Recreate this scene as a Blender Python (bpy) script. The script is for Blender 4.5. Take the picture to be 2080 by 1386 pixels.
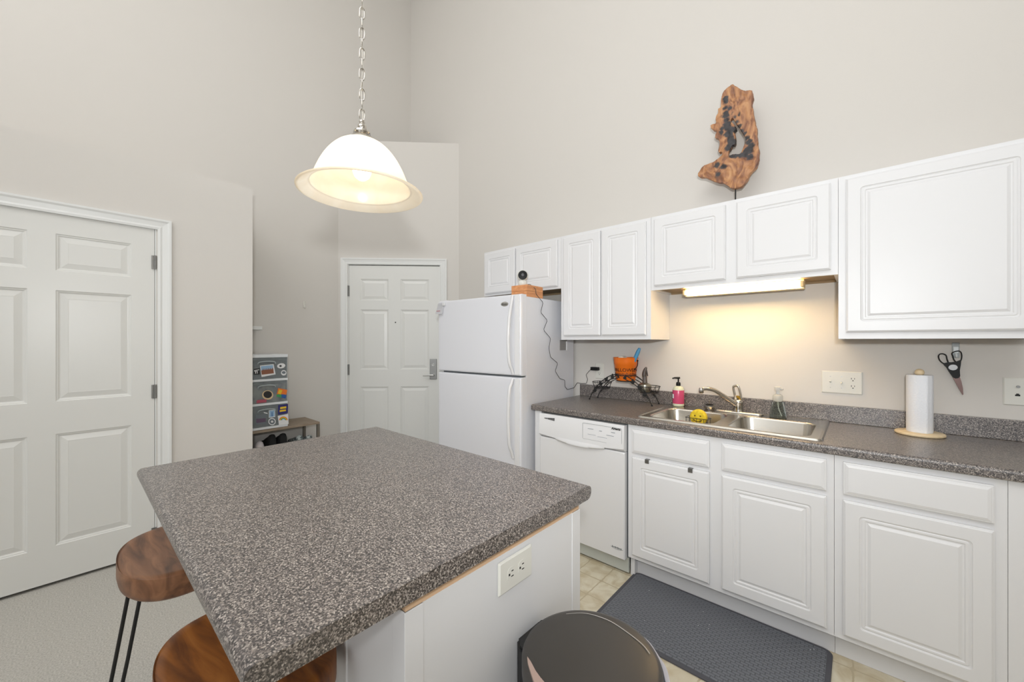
import bpy, bmesh, math, random
from mathutils import Matrix, Vector
random.seed(7)
PI = math.pi
for o in list(bpy.data.objects): bpy.data.objects.remove(o)
C = bpy.context.scene.collection

# ------------------------------------------------------------------ camera
# World: X runs along the kitchen wall, Y towards it, Z up, metres. The camera stands over (0, 0).
CAM_Z = 1.3457; FPX = 796.4; YAW = math.radians(41.56)
cd = bpy.data.cameras.new('camera'); cam = bpy.data.objects.new('camera', cd); C.objects.link(cam)
cam.location = (0, 0, CAM_Z); cam.rotation_euler = (PI/2, 0, YAW)
cd.sensor_width = 36; cd.lens = 36*FPX/2080; cd.clip_start = 0.02
cd.shift_y = 0.0003
bpy.context.scene.camera = cam

# ------------------------------------------------------------------ world, lights, exposure
w = bpy.data.worlds.new('world'); bpy.context.scene.world = w; w.use_nodes = True
w.node_tree.nodes['Background'].inputs[0].default_value = (0.75, 0.85, 1, 1)
w.node_tree.nodes['Background'].inputs[1].default_value = 0.6
def area(name, loc, target, size, power, color, size_y=None):
    l = bpy.data.lights.new(name, 'AREA'); l.energy = power; l.color = color; l.size = size
    if size_y: l.shape = 'RECTANGLE'; l.size_y = size_y
    o = bpy.data.objects.new(name, l); C.objects.link(o); o.location = loc
    o.rotation_euler = (Vector(target)-Vector(loc)).to_track_quat('-Z', 'Y').to_euler(); return o
fl = bpy.data.lights.new('camera_flash', 'SPOT'); fl.energy = 150; fl.color = (0.97, 0.99, 1.0); fl.shadow_soft_size = 0.05
fl.spot_size = math.radians(155); fl.spot_blend = 1.0
flo = bpy.data.objects.new('camera_flash', fl); C.objects.link(flo); flo.location = (0.12, -0.12, 1.57)
flo.rotation_euler = (Vector((-1.5, 2.1, 2.8))-flo.location).to_track_quat('-Z', 'Y').to_euler()
area('bounce_light', (-0.6, -1.6, 5.2), (-1.2, 0.6, 0), 4.6, 180, (0.985, 0.99, 1.0))
area('ceiling_bounce', (-0.4, -1.4, 3.0), (-0.7, -1.0, 5.5), 1.2, 90, (0.985, 0.99, 1.0))  # unseen uplight added to brighten the ceiling and upper walls
area('rear_fill', (1.0, -4.2, 1.9), (-1.2, 2.0, 1.4), 3.2, 26, (0.93, 0.97, 1.0), 2.2)  # added soft fill behind the camera, standing in for daylight
area('side_fill', (3.1, -0.3, 2.0), (-1.5, 1.2, 1.2), 2.6, 8, (0.95, 0.98, 1.0), 2.2)  # added weak fill from the right; that wall has no window
vs = bpy.context.scene.view_settings
vs.view_transform = 'Standard'; vs.look = 'None'; vs.gamma = 1.0; vs.use_curve_mapping = False
vs.exposure = -0.16

# ------------------------------------------------------------------ pixel -> plane helpers
F = (-math.sin(YAW), math.cos(YAW)); R = (math.cos(YAW), math.sin(YAW))
def ray(px, py):
    a = (px-1040)/FPX
    return (F[0]+a*R[0], F[1]+a*R[1], -(py-693.5)/FPX)
def atY(px, py, y): r = ray(px, py); t = y/r[1]; return Vector((r[0]*t, y, CAM_Z+r[2]*t))
def atX(px, py, x): r = ray(px, py); t = x/r[0]; return Vector((x, r[1]*t, CAM_Z+r[2]*t))
def atZ(px, py, z): r = ray(px, py); t = (z-CAM_Z)/r[2]; return Vector((r[0]*t, r[1]*t, z))

# ------------------------------------------------------------------ materials
def lin(c): return tuple(((v/255)/12.92 if v/255 <= .04045 else ((v/255+.055)/1.055)**2.4) for v in c)
def mat(name, rgb, rough=0.5, metal=0.0, spec=0.5, bump=None, **kw):
    m = bpy.data.materials.new(name); m.use_nodes = True; nt = m.node_tree
    b = nt.nodes['Principled BSDF']; b.inputs['Base Color'].default_value = (*lin(rgb), 1)
    b.inputs['Roughness'].default_value = rough; b.inputs['Metallic'].default_value = metal
    b.inputs['Specular IOR Level'].default_value = spec
    for k, v in kw.items(): b.inputs[k.replace('_', ' ')].default_value = v
    if bump:
        tc = nt.nodes.new('ShaderNodeTexCoord'); n = nt.nodes.new('ShaderNodeTexNoise'); bp = nt.nodes.new('ShaderNodeBump')
        n.inputs['Scale'].default_value = bump[0]; n.inputs['Detail'].default_value = 3
        bp.inputs['Strength'].default_value = bump[1]; bp.inputs['Distance'].default_value = bump[2]
        nt.links.new(tc.outputs['Object'], n.inputs['Vector']); nt.links.new(n.outputs['Fac'], bp.inputs['Height'])
        nt.links.new(bp.outputs['Normal'], b.inputs['Normal'])
    return m
def ramp_mat(name, kind, scale, stops, rough=0.5, metal=0.0, stretch=(1, 1, 1), detail=4, distort=0.0, bump=0.0, interp='LINEAR', spec=0.5):
    m = mat(name, (128, 128, 128), rough, metal, spec); nt = m.node_tree; b = nt.nodes['Principled BSDF']
    tc = nt.nodes.new('ShaderNodeTexCoord'); mp = nt.nodes.new('ShaderNodeMapping'); cr = nt.nodes.new('ShaderNodeValToRGB')
    mp.inputs['Scale'].default_value = stretch
    if kind == 'noise':
        n = nt.nodes.new('ShaderNodeTexNoise'); n.inputs['Detail'].default_value = detail; n.inputs['Distortion'].default_value = distort; out = n.outputs['Fac']
    elif kind == 'cell':
        n = nt.nodes.new('ShaderNodeTexVoronoi'); out = n.outputs['Color']
    else:
        n = nt.nodes.new('ShaderNodeTexWave'); n.inputs['Distortion'].default_value = distort; n.inputs['Detail'].default_value = detail; out = n.outputs['Fac']
    n.inputs['Scale'].default_value = scale
    nt.links.new(tc.outputs['Object'], mp.inputs['Vector']); nt.links.new(mp.outputs['Vector'], n.inputs['Vector'])
    nt.links.new(out, cr.inputs['Fac']); cr.color_ramp.interpolation = interp
    e = cr.color_ramp.elements
    while len(e) < len(stops): e.new(0.5)
    for i, (p, c) in enumerate(stops): e[i].position = p; e[i].color = (*lin(c), 1)
    nt.links.new(cr.outputs['Color'], b.inputs['Base Color'])
    if bump:
        bp = nt.nodes.new('ShaderNodeBump'); bp.inputs['Strength'].default_value = bump; bp.inputs['Distance'].default_value = 0.002
        nt.links.new(out, bp.inputs['Height']); nt.links.new(bp.outputs['Normal'], b.inputs['Normal'])
    return m

M_WALL = mat('wall_paint', (215, 211, 205), 0.85, spec=0.25, bump=(180, 0.12, 0.002))
M_CEIL = mat('ceiling_paint', (225, 224, 220), 0.9, spec=0.2)
M_TRIM = mat('white_trim', (228, 229, 227), 0.35)
M_DOOR = mat('white_door_paint', (224, 224, 220), 0.32, bump=(60, 0.05, 0.001))
M_CAB = mat('white_cabinet', (225, 225, 226), 0.38)
M_CABIN = mat('cabinet_raw_side', (205, 180, 135), 0.6)
M_UNDER = mat('cabinet_underside', (150, 128, 96), 0.7)
M_APPL = mat('appliance_white', (222, 223, 228), 0.28, bump=(260, 0.05, 0.001))
M_APPL2 = mat('appliance_white_smooth', (224, 224, 225), 0.25)
M_PLASTIC = mat('white_plastic', (222, 221, 213), 0.35)
M_SLOT = mat('dark_slot', (20, 20, 20), 0.6)
M_GASKET = mat('grey_gasket', (110, 116, 118), 0.6)
M_CHROME = mat('chrome', (205, 200, 192), 0.16, 1.0)
M_NICKEL = mat('brushed_nickel', (190, 190, 188), 0.28, 1.0)
M_HINGE = mat('hinge_metal', (140, 140, 138), 0.4, 1.0)
M_STEEL = mat('stainless_sink', (188, 184, 176), 0.27, 1.0, bump=(40, 0.03, 0.001))
M_IRON = mat('black_iron', (22, 22, 22), 0.5)
M_BLACK = mat('black_plastic', (16, 16, 17), 0.5, spec=.3)
M_CORD = mat('black_cord', (45, 43, 42), 0.6)
M_TOEDARK = mat('toe_dark', (60, 58, 54), 0.8)
M_WOODB = ramp_mat('toy_block_wood', 'noise', 30, [(0.3, (196, 128, 82)), (0.7, (222, 160, 108))], 0.6, stretch=(1, .2, 2))
M_STRIP = mat('raw_wood_strip', (214, 180, 146), 0.7)
M_PALEWOOD = ramp_mat('pale_wood', 'noise', 14, [(0.3, (214, 190, 150)), (0.7, (232, 212, 176))], 0.5, stretch=(1, 6, 1))
M_GREYWOOD = ramp_mat('grey_wood', 'noise', 12, [(0.3, (128, 112, 96)), (0.7, (160, 144, 124))], 0.55, stretch=(8, 1, 8))
M_BENCHMETAL = mat('grey_metal', (120, 114, 104), 0.5, 0.3)
M_PAPER = mat('paper_white', (236, 236, 238), 0.9, bump=(220, 0.25, 0.002))
M_RED = mat('red_print', (190, 70, 80), 0.6)

def laminate():
    m = mat('speckled_laminate', (120, 110, 105), 0.38, spec=0.9, Coat_Weight=0.5, Coat_Roughness=0.3); nt = m.node_tree; b = nt.nodes['Principled BSDF']
    tc = nt.nodes.new('ShaderNodeTexCoord')
    v = nt.nodes.new('ShaderNodeTexVoronoi'); v.inputs['Scale'].default_value = 400
    n = nt.nodes.new('ShaderNodeTexNoise'); n.inputs['Scale'].default_value = 240; n.inputs['Detail'].default_value = 3; n.inputs['Roughness'].default_value = 0.7
    sp = nt.nodes.new('ShaderNodeSeparateColor'); mx = nt.nodes.new('ShaderNodeMath'); mx.operation = 'MULTIPLY_ADD'
    mx.inputs[1].default_value = 0.45; ad = nt.nodes.new('ShaderNodeMath'); ad.operation = 'MULTIPLY'; ad.inputs[1].default_value = 0.6
    cr = nt.nodes.new('ShaderNodeValToRGB'); e = cr.color_ramp.elements
    stops = [(0.30, (22, 20, 22)), (0.42, (58, 52, 53)), (0.54, (95, 88, 84)), (0.66, (136, 127, 121)), (0.80, (190, 182, 173))]
    while len(e) < 5: e.new(0.5)
    for i, (p, c) in enumerate(stops): e[i].position = p; e[i].color = (*lin(c), 1)
    for x in (v, n): nt.links.new(tc.outputs['Object'], x.inputs['Vector'])
    nt.links.new(v.outputs['Color'], sp.inputs[0]); nt.links.new(n.outputs['Fac'], ad.inputs[0])
    nt.links.new(sp.outputs[0], mx.inputs[0]); nt.links.new(ad.outputs[0], mx.inputs[2])
    nt.links.new(mx.outputs[0], cr.inputs['Fac']); nt.links.new(cr.outputs['Color'], b.inputs['Base Color'])
    return m
M_LAM = laminate()

def tile_mat():
    m = mat('vinyl_tile', (200, 190, 165), 0.35); nt = m.node_tree; b = nt.nodes['Principled BSDF']
    tc = nt.nodes.new('ShaderNodeTexCoord'); sep = nt.nodes.new('ShaderNodeSeparateXYZ')
    nt.links.new(tc.outputs['Object'], sep.inputs[0]); T = 0.1524
    wn = nt.nodes.new('ShaderNodeTexNoise'); wn.inputs['Scale'].default_value = 22; nt.links.new(tc.outputs['Object'], wn.inputs['Vector'])
    def math_(op, a, bb=None):
        n = nt.nodes.new('ShaderNodeMath'); n.operation = op
        for i, s in enumerate((a, bb)):
            if s is None: continue
            if isinstance(s, (int, float)): n.inputs[i].default_value = s
            else: nt.links.new(s, n.inputs[i])
        return n.outputs[0]
    wob = math_('MULTIPLY', math_('SUBTRACT', wn.outputs['Fac'], 0.5), 0.012)
    ds = []
    for k, off in ((0, -1.087), (1, 1.98)):
        s = math_('ADD', math_('SUBTRACT', sep.outputs[k], off), wob)
        f = math_('FRACT', math_('ADD', math_('DIVIDE', s, T), 100.5))
        ds.append(math_('ABSOLUTE', math_('SUBTRACT', f, 0.5)))
    d = math_('MINIMUM', ds[0], ds[1]); dia = math_('ADD', ds[0], ds[1])
    g1 = math_('LESS_THAN', d, 0.022); g2 = math_('LESS_THAN', dia, 0.09); g = math_('MAXIMUM', g1, g2)
    n = nt.nodes.new('ShaderNodeTexNoise'); n.inputs['Scale'].default_value = 9; n.inputs['Detail'].default_value = 6; n.inputs['Distortion'].default_value = 1.2
    nt.links.new(tc.outputs['Object'], n.inputs['Vector'])
    cr = nt.nodes.new('ShaderNodeValToRGB'); e = cr.color_ramp.elements
    e[0].position = 0.36; e[0].color = (*lin((204, 190, 160)), 1); e[1].position = 0.62; e[1].color = (*lin((226, 218, 196)), 1)
    nt.links.new(n.outputs['Fac'], cr.inputs['Fac'])
    mx = nt.nodes.new('ShaderNodeMix'); mx.data_type = 'RGBA'
    nt.links.new(g, mx.inputs[0]); nt.links.new(cr.outputs['Color'], mx.inputs[6]); mx.inputs[7].default_value = (*lin((194, 180, 150)), 1)
    nt.links.new(mx.outputs[2], b.inputs['Base Color'])
    bp = nt.nodes.new('ShaderNodeBump'); bp.inputs['Strength'].default_value = 0.4; bp.inputs['Distance'].default_value = 0.002; bp.invert = True
    nt.links.new(g, bp.inputs['Height']); nt.links.new(bp.outputs['Normal'], b.inputs['Normal'])
    return m
M_TILE = tile_mat()
M_CARPET = ramp_mat('beige_carpet', 'noise', 160, [(0.3, (166, 163, 156)), (0.7, (202, 199, 192))], 0.95, bump=1.0, detail=6, spec=0.1)
M_STOOL = ramp_mat('stool_wood', 'noise', 5.0, [(0.3, (82, 52, 34)), (0.5, (124, 83, 55)), (0.72, (154, 108, 75))], 0.42, stretch=(1.0, 5.0, 3.0), detail=9, distort=1.2, bump=.25)
M_STOOL2 = ramp_mat('stool_wood_orange', 'noise', 5.0, [(0.3, (84, 44, 13)), (0.5, (128, 74, 24)), (0.72, (152, 94, 38))], 0.44, stretch=(1.0, 5.0, 3.0), detail=9, distort=1.2, bump=.25)

# ------------------------------------------------------------------ mesh helpers
def B(): return bmesh.new()
def box(bm, x0, x1, y0, y1, z0, z1, bev=0.0, seg=2):
    r = bmesh.ops.create_cube(bm, size=1.0, matrix=Matrix.Translation(((x0+x1)/2, (y0+y1)/2, (z0+z1)/2)) @ Matrix.Diagonal((abs(x1-x0), abs(y1-y0), abs(z1-z0), 1)))
    if bev:
        es = {e for v in r['verts'] for e in v.link_edges}
        bmesh.ops.bevel(bm, geom=list(es), offset=bev, segments=seg, affect='EDGES', profile=0.5)
    return bm
def lathe(bm, prof, c=(0, 0, 0), seg=32, M=None):
    rings = []; T = Matrix.Translation(c) @ (M or Matrix())
    for r, z in prof:
        rings.append([bm.verts.new(T @ Vector((max(r, 1e-5)*math.cos(2*PI*i/seg), max(r, 1e-5)*math.sin(2*PI*i/seg), z))) for i in range(seg)])
    for a, b in zip(rings, rings[1:]):
        for i in range(seg):
            j = (i+1) % seg; bm.faces.new((a[i], a[j], b[j], b[i])).smooth = True
    return bm
def cyl(bm, p0, p1, r0, r1=None, seg=16):
    p0, p1 = Vector(p0), Vector(p1); d = p1-p0; r1 = r0 if r1 is None else r1
    Mx = d.to_track_quat('Z', 'Y').to_matrix().to_4x4(); L = d.length
    return lathe(bm, [(0, 0), (r0, 0), (r1, L), (0, L)], p0, seg, Mx)
def tube(bm, pts, r, seg=8, closed=False, rz=None):
    pts = [Vector(p) for p in pts]; n = len(pts); rings = []; up = None
    for i, p in enumerate(pts):
        if closed: t = pts[(i+1) % n]-pts[i-1]
        else: t = pts[min(i+1, n-1)]-pts[max(i-1, 0)]
        t.normalize()
        if up is None: up = t.orthogonal().normalized()
        up = (up - t*up.dot(t)).normalized(); s = t.cross(up)
        rr = r[i] if isinstance(r, (list, tuple)) else r
        rings.append([bm.verts.new(p + (up*math.cos(2*PI*k/seg) + s*math.sin(2*PI*k/seg)*(rz or 1))*rr) for k in range(seg)])
    for i in range(n if closed else n-1):
        a, b = rings[i], rings[(i+1) % n]
        for k in range(seg):
            j = (k+1) % seg; bm.faces.new((a[k], a[j], b[j], b[k])).smooth = True
    if not closed:
        bm.faces.new(rings[0][::-1]); bm.faces.new(rings[-1])
    return bm
def smooth_path(pts, n=6):
    P = [Vector(p) for p in pts]; out = []
    for i in range(len(P)-1):
        a, b, c, d = P[max(i-1, 0)], P[i], P[i+1], P[min(i+2, len(P)-1)]
        for k in range(n):
            t = k/n; out.append(0.5*((2*b)+(c-a)*t+(2*a-5*b+4*c-d)*t*t+(3*b-a-3*c+d)*t**3))
    out.append(P[-1]); return out
def extrude_poly(bm, pts, mapf, d0, d1):
    """prism: polygon pts (u,v) mapped with mapf(u,v,w) between w=d0 and w=d1"""
    a = [bm.verts.new(mapf(u, v, d0)) for u, v in pts]; b = [bm.verts.new(mapf(u, v, d1)) for u, v in pts]
    bm.faces.new(a[::-1]); bm.faces.new(b)
    for i in range(len(pts)):
        j = (i+1) % len(pts); bm.faces.new((a[i], a[j], b[j], b[i]))
    return bm
def rrect(u0, u1, v0, v1, r, n=4):
    r = max(r, 1e-4); out = []
    for cx, cy, a0 in ((u1-r, v1-r, 0), (u0+r, v1-r, 90), (u0+r, v0+r, 180), (u1-r, v0+r, 270)):
        for k in range(n+1):
            a = math.radians(a0+90*k/n); out.append((cx+r*math.cos(a), cy+r*math.sin(a)))
    return out
def loops(bm, specs, u0, u1, v0, v1, mapf, cap=True, n=4):
    """nested rounded rectangles: specs = [(inset, depth, radius)...]"""
    prev = None
    for ins, d, r in specs:
        L = [bm.verts.new(mapf(u, v, d)) for u, v in rrect(u0+ins, u1-ins, v0+ins, v1-ins, r, n)]
        if prev:
            for i in range(len(L)):
                j = (i+1) % len(L); bm.faces.new((prev[i], prev[j], L[j], L[i]))
        prev = L
    if cap: bm.faces.new(prev)
    return prev
def fix(bm):
    bmesh.ops.remove_doubles(bm, verts=bm.verts, dist=1e-5); bmesh.ops.recalc_face_normals(bm, faces=bm.faces); return bm

MATX = {}
def finish(bm, name, mats, angle=50, smooth=False):
    me = bpy.data.meshes.new(name); bmesh.ops.recalc_face_normals(bm, faces=bm.faces)
    bm.to_mesh(me); bm.free()
    for m in (mats if isinstance(mats, (list, tuple)) else [mats]): me.materials.append(m)
    flags = [smooth or p.use_smooth for p in me.polygons]
    me.set_sharp_from_angle(angle=math.radians(angle)); me.polygons.foreach_set('use_smooth', flags)
    o = bpy.data.objects.new(name, me); C.objects.link(o); return o
def tag(o, label, cat, group=None, kind=None):
    if label: o['label'] = label
    if cat: o['category'] = cat
    if group: o['group'] = group
    if kind: o['kind'] = kind
    return o
def thing(name, label, cat, loc=(0, 0, 0), rz=0.0, group=None):
    o = bpy.data.objects.new(name, None); C.objects.link(o); o.location = loc; o.rotation_euler = (0, 0, rz)
    o.empty_display_size = 0.05
    MATX[o.name] = Matrix.Translation(loc) @ Matrix.Rotation(rz, 4, 'Z'); return tag(o, label, cat, group)
def part(name, bm, m, parent, label=None, world=True, angle=50, smooth=False):
    """verts are in world space (world=True) or already in the thing's local space"""
    if world: bm.transform(MATX[parent.name].inverted())
    o = finish(bm, name, m, angle, smooth); o.parent = parent; MATX[o.name] = MATX[parent.name]
    if label: o['label'] = label
    return o
def single(name, bm, m, label, cat, loc, group=None, kind=None, angle=50, smooth=False):
    bm.transform(Matrix.Translation(loc).inverted()); o = finish(bm, name, m, angle, smooth); o.location = loc
    MATX[o.name] = Matrix.Translation(loc); return tag(o, label, cat, group, kind)
def struct(name, bm, m, label=None, cat=None, loc=(0, 0, 0)):
    return single(name, bm, m, label, cat, loc, kind='structure')
def text_bm(body, size, M, ext=0.0004, shear=0.0, bold=0.0, align='LEFT'):
    cu = bpy.data.curves.new('lettering', 'FONT'); cu.body = body; cu.size = size; cu.extrude = ext; cu.shear = shear; cu.offset = bold; cu.align_x = align
    ob = bpy.data.objects.new('lettering', cu); C.objects.link(ob)
    dg = bpy.context.evaluated_depsgraph_get(); me = bpy.data.meshes.new_from_object(ob.evaluated_get(dg))
    bm = B(); bm.from_mesh(me); bm.transform(M); bpy.data.objects.remove(ob); bpy.data.curves.remove(cu); bpy.data.meshes.remove(me); return bm
# frames: local (u right, v up, w outward) -> world
FR_KITCHEN = lambda y: (lambda u, v, d: Vector((u, y-d, v)))         # things on the kitchen wall, facing -Y
FR_LEFT = lambda x: (lambda u, v, d: Vector((x+d, u, v)))            # things on the left walls, facing +X
M_FACE_MY = Matrix(((1, 0, 0, 0), (0, 0, -1, 0), (0, 1, 0, 0), (0, 0, 0, 1)))   # text plane facing -Y
M_FACE_PX = Matrix(((0, 0, 1, 0), (1, 0, 0, 0), (0, 1, 0, 0), (0, 0, 0, 1)))    # text plane facing +X

# ------------------------------------------------------------------ the room
YW = 2.728; XA = -4.05; XD = -3.323; ZC = 5.5; XR = 3.2; YB = -4.5
ZL = 2.4634; ZE = 3.437
bm = B(); T = 0.12
box(bm, XA, XR, YB, 0.41, -0.1, 0.0); box(bm, XA, -1.83, 0.41, YW, -0.1, 0.0)
o = struct('floor', bm, M_CARPET, 'beige carpet under the stools and past the closet door', 'floor')
bm = B(); box(bm, -1.83, XR, 0.41, YW, -0.1, -0.001)
o = struct('floor', bm, M_TILE, 'beige vinyl floor tiles in front of the sink cabinets', 'floor')
struct('ceiling', box(B(), XA-T, XR+T, YB-T, YW+T, ZC, ZC+T), M_CEIL, 'high white ceiling above the kitchen', 'ceiling')
struct('wall_back', box(B(), XA-T, XR+T, YW, YW+T, -0.1, ZC), M_WALL, 'tall beige wall behind the sink and upper cabinets', 'wall')
struct('wall_left', box(B(), XA-T, XA, YB-T, YW, -0.1, ZC), M_WALL, 'tall beige wall behind the stacked drawers and white hook', 'wall')
struct('wall_right', box(B(), XR, XR+T, YB-T, YW, -0.1, ZC), M_WALL, 'beige wall on the living room side', 'wall')
# front wall with a window opening
bm = B(); wx0, wx1, wz0, wz1 = -0.8, 2.6, 0.7, 3.1
box(bm, XA, wx0, YB-T, YB, -0.1, ZC); box(bm, wx1, XR, YB-T, YB, -0.1, ZC)
box(bm, wx0, wx1, YB-T, YB, -0.1, wz0); box(bm, wx0, wx1, YB-T, YB, wz1, ZC)
struct('wall_front', bm, M_WALL, 'beige wall opposite the kitchen with a wide window opening', 'wall')
bm = B()
for x in (wx0+0.02, 0.9, wx1-0.02): box(bm, x-0.025, x+0.025, YB-0.08, YB-0.03, wz0, wz1)
for z in (wz0+0.025, wz1-0.025): box(bm, wx0, wx1, YB-0.08, YB-0.03, z-0.025, z+0.025)
struct('window_1', bm, M_TRIM, 'white framed window opposite the kitchen', 'window')
# closet box (lower wall with ledge) with door opening
DY0, DY1, DZ = -0.565, 0.360, 2.073
bm = B()
box(bm, XD-T, XD, YB, DY0, -0.1, ZL); box(bm, XD-T, XD, DY1, 0.887, -0.1, ZL); box(bm, XD-T, XD, DY0, DY1, DZ, ZL)
box(bm, XA, XD-T, 0.887-T, 0.887, -0.1, ZL); box(bm, XA, XD-T, YB, 0.887-T, ZL-T, ZL)
struct('wall_closet', bm, M_WALL, 'lower beige wall around the closet door, topped by a ledge', 'wall')
# diagonal entry wall, 45 degrees, with door opening
E0 = Vector((-4.05, 1.848)); ED = Vector((1, 1)).normalized(); EN = Vector((1, -1)).normalized()
def FR_ENTRY(u, v, d): p = E0 + ED*u + EN*d; return Vector((p.x, p.y, v))
M_ENTRY = Matrix(((ED.x, EN.x, 0, E0.x), (ED.y, EN.y, 0, E0.y), (0, 0, 1, 0), (0, 0, 0, 1)))
def ebox(bm, u0, u1, d0, d1, z0, z1, bev=0.0):
    b2 = B(); box(b2, u0, u1, d0, d1, z0, z1, bev); b2.transform(M_ENTRY); me = bpy.data.meshes.new('t'); b2.to_mesh(me); bm.from_mesh(me); b2.free(); bpy.data.meshes.remove(me); return bm
def diag(px, py):
    r = ray(px, py); c = E0.x-E0.y; t = c/(r[0]-r[1]); p = Vector((r[0]*t, r[1]*t)); return ((p-E0).dot(ED), CAM_Z+r[2]*t)
U0 = diag(707, 540)[0]; U1 = diag(894, 540)[0]; EDZ = 2.150; EW = (Vector((-3.17, 2.728))-E0).length
bm = B(); ebox(bm, 0, U0, -T, 0, -0.1, ZE); ebox(bm, U1, EW, -T, 0, -0.1, ZE); ebox(bm, U0, U1, -T, 0, EDZ, ZE)
struct('wall_entry', bm, M_WALL, 'diagonal beige wall around the entry door, topped by a high ledge', 'wall')

# casings
def casing(bm, u0, u1, z1, mapf, wd=0.066):
    prof = [(0, 0.0), (0.0, 0.010), (0.012, 0.013), (0.022, 0.009), (0.045, 0.014), (0.055, 0.019), (wd, 0.019), (wd, 0.0)]
    path = [((u0, -0.0), (-1, 0)), ((u0, z1), (-1, 1)), ((u1, z1), (1, 1)), ((u1, -0.0), (1, 0))]
    rings = []
    for (u, v), (nx, nz) in path:
        rings.append([bm.verts.new(mapf(u+nx*o_, v+nz*o_, d)) for o_, d in prof])
    for a, b in zip(rings, rings[1:]):
        for i in range(len(prof)):
            j = (i+1) % len(prof); bm.faces.new((a[i], a[j], b[j], b[i]))
    bm.faces.new(rings[0]); bm.faces.new(rings[-1])
    return bm
bm = casing(B(), DY0-0.008, DY1+0.008, DZ-0.022, FR_LEFT(XD))
box(bm, XD-T, XD+0.001, DY0-0.002, DY0+0.004, 0, DZ); box(bm, XD-T, XD+0.001, DY1-0.004, DY1+0.002, 0, DZ)
struct('trim_1', bm, M_TRIM, 'white moulded casing around the closet door', 'trim', (XD, DY0, 0))
bm = casing(B(), U0-0.004, U1+0.004, EDZ-0.004, FR_ENTRY)
ebox(bm, U0, U0+0.005, -T, 0, 0, EDZ); ebox(bm, U1-0.005, U1, -T, 0, 0, EDZ); ebox(bm, U0, U1, -T, 0, EDZ-0.005, EDZ)
struct('trim_2', bm, M_TRIM, 'white moulded casing around the entry door', 'trim', (E0.x, E0.y, 0))

def six_panel(u0, u1, z0, z1, ul, vl, mapf, thick=0.036):
    """ul: [a,b,c,d] panel column edges; vl: panel row edges list of (low, high)"""
    bm = B(); us = [u0]+ul+[u1]; vsx = [z0]
    for lo, hi in sorted(vl): vsx += [lo, hi]
    vsx.append(z1)
    for i in range(len(us)-1):
        for j in range(len(vsx)-1):
            a, b, c, d = us[i], us[i+1], vsx[j], vsx[j+1]
            if i % 2 == 1 and j % 2 == 1:
                loops(bm, [(0, 0, 0), (0.004, -0.004, 0), (0.009, -0.005, 0), (0.014, -0.009, 0), (0.018, -0.0095, 0), (0.046, -0.003, 0), (0.048, -0.0035, 0)], a, b, c, d, mapf, n=1)
            else:
                bm.faces.new([bm.verts.new(mapf(*p, 0)) for p in ((a, c), (b, c), (b, d), (a, d))])
    q = [(u0, z0), (u1, z0), (u1, z1), (u0, z1)]
    f = [bm.verts.new(mapf(*p, 0)) for p in q]; k = [bm.verts.new(mapf(*p, -thick)) for p in q]
    for i in range(4): j = (i+1) % 4; bm.faces.new((f[i], f[j], k[j], k[i]))
    bm.faces.new(k[::-1]); return fix(bm)
dl = single('door_1', six_panel(-0.552, 0.354, 0.018, 2.055, [-0.448, -0.150, -0.052, 0.250], [(0.215, 0.833), (1.012, 1.629), (1.738, 1.942)], FR_LEFT(XD-0.004)),
            M_DOOR, 'white six-panel closet door at the left', 'door', (XD, 0.354, 0), kind='structure', angle=50)
for z in (1.843, 1.03, 0.13):
    bm = B(); cyl(bm, (XD+0.004, 0.357, z-0.043), (XD+0.004, 0.357, z+0.043), 0.0065, seg=12)
    for k in (-0.018, 0.018): cyl(bm, (XD+0.004, 0.357, z+k-0.001), (XD+0.004, 0.357, z+k+0.001), 0.0072, seg=12)
    box(bm, XD-0.004, XD+0.003, 0.340, 0.357, z-0.042, z+0.042)
    part('hinge', bm, M_HINGE, dl)
bm = lathe(B(), [(0, 0), (0.032, 0), (0.032, 0.006), (0.012, 0.012), (0.012, 0.03), (0.027, 0.042), (0.028, 0.056), (0.018, 0.066), (0, 0.068)], (XD-0.004, -0.49, 0.96), 24, Matrix.Rotation(PI/2, 4, 'Y'))
part('door_knob', bm, M_NICKEL, dl)
W = U1-U0
de = single('door_2', six_panel(U0+0.006, U1-0.006, 0.01, 2.138, [U0+0.122, U0+0.412, U0+0.535, U1-0.118], [(0.22, 0.871), (1.049, 1.677), (1.772, 1.997)],
            lambda u, v, d: FR_ENTRY(u, v, d-0.008)), M_DOOR, 'white six-panel entry door behind the refrigerator', 'door', (E0.x, E0.y, 0), kind='structure', angle=50)
for z in (1.87, 1.051, 0.22):
    bm = B(); ebox(bm, U0-0.002, U0+0.012, -0.008, 0.002, z-0.055, z+0.055)
    p = FR_ENTRY(U0+0.001, z, 0.004); cyl(bm, p-Vector((0, 0, 0.055)), p+Vector((0, 0, 0.055)), 0.0065, seg=10)
    part('hinge', bm, M_HINGE, de)
PU, PZ0 = diag(873, 730); 
bm = ebox(B(), PU, PU+0.072, -0.008, 0.004, 0.945, 1.160, 0.003)
part('lock_plate', bm, M_HINGE, de, 'grey metal lock plate')
LU = PU+0.036
bm = B(); cyl(bm, FR_ENTRY(LU, 0.992, 0), FR_ENTRY(LU, 0.992, 0.045), 0.013); tube(bm, [FR_ENTRY(LU+0.008, 0.992, 0.045), FR_ENTRY(LU-0.04, 0.993, 0.05), FR_ENTRY(LU-0.10, 0.990, 0.046)], [0.011, 0.010, 0.008], 10)
part('lever_handle', bm, M_NICKEL, de, 'brushed metal lever handle')
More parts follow.
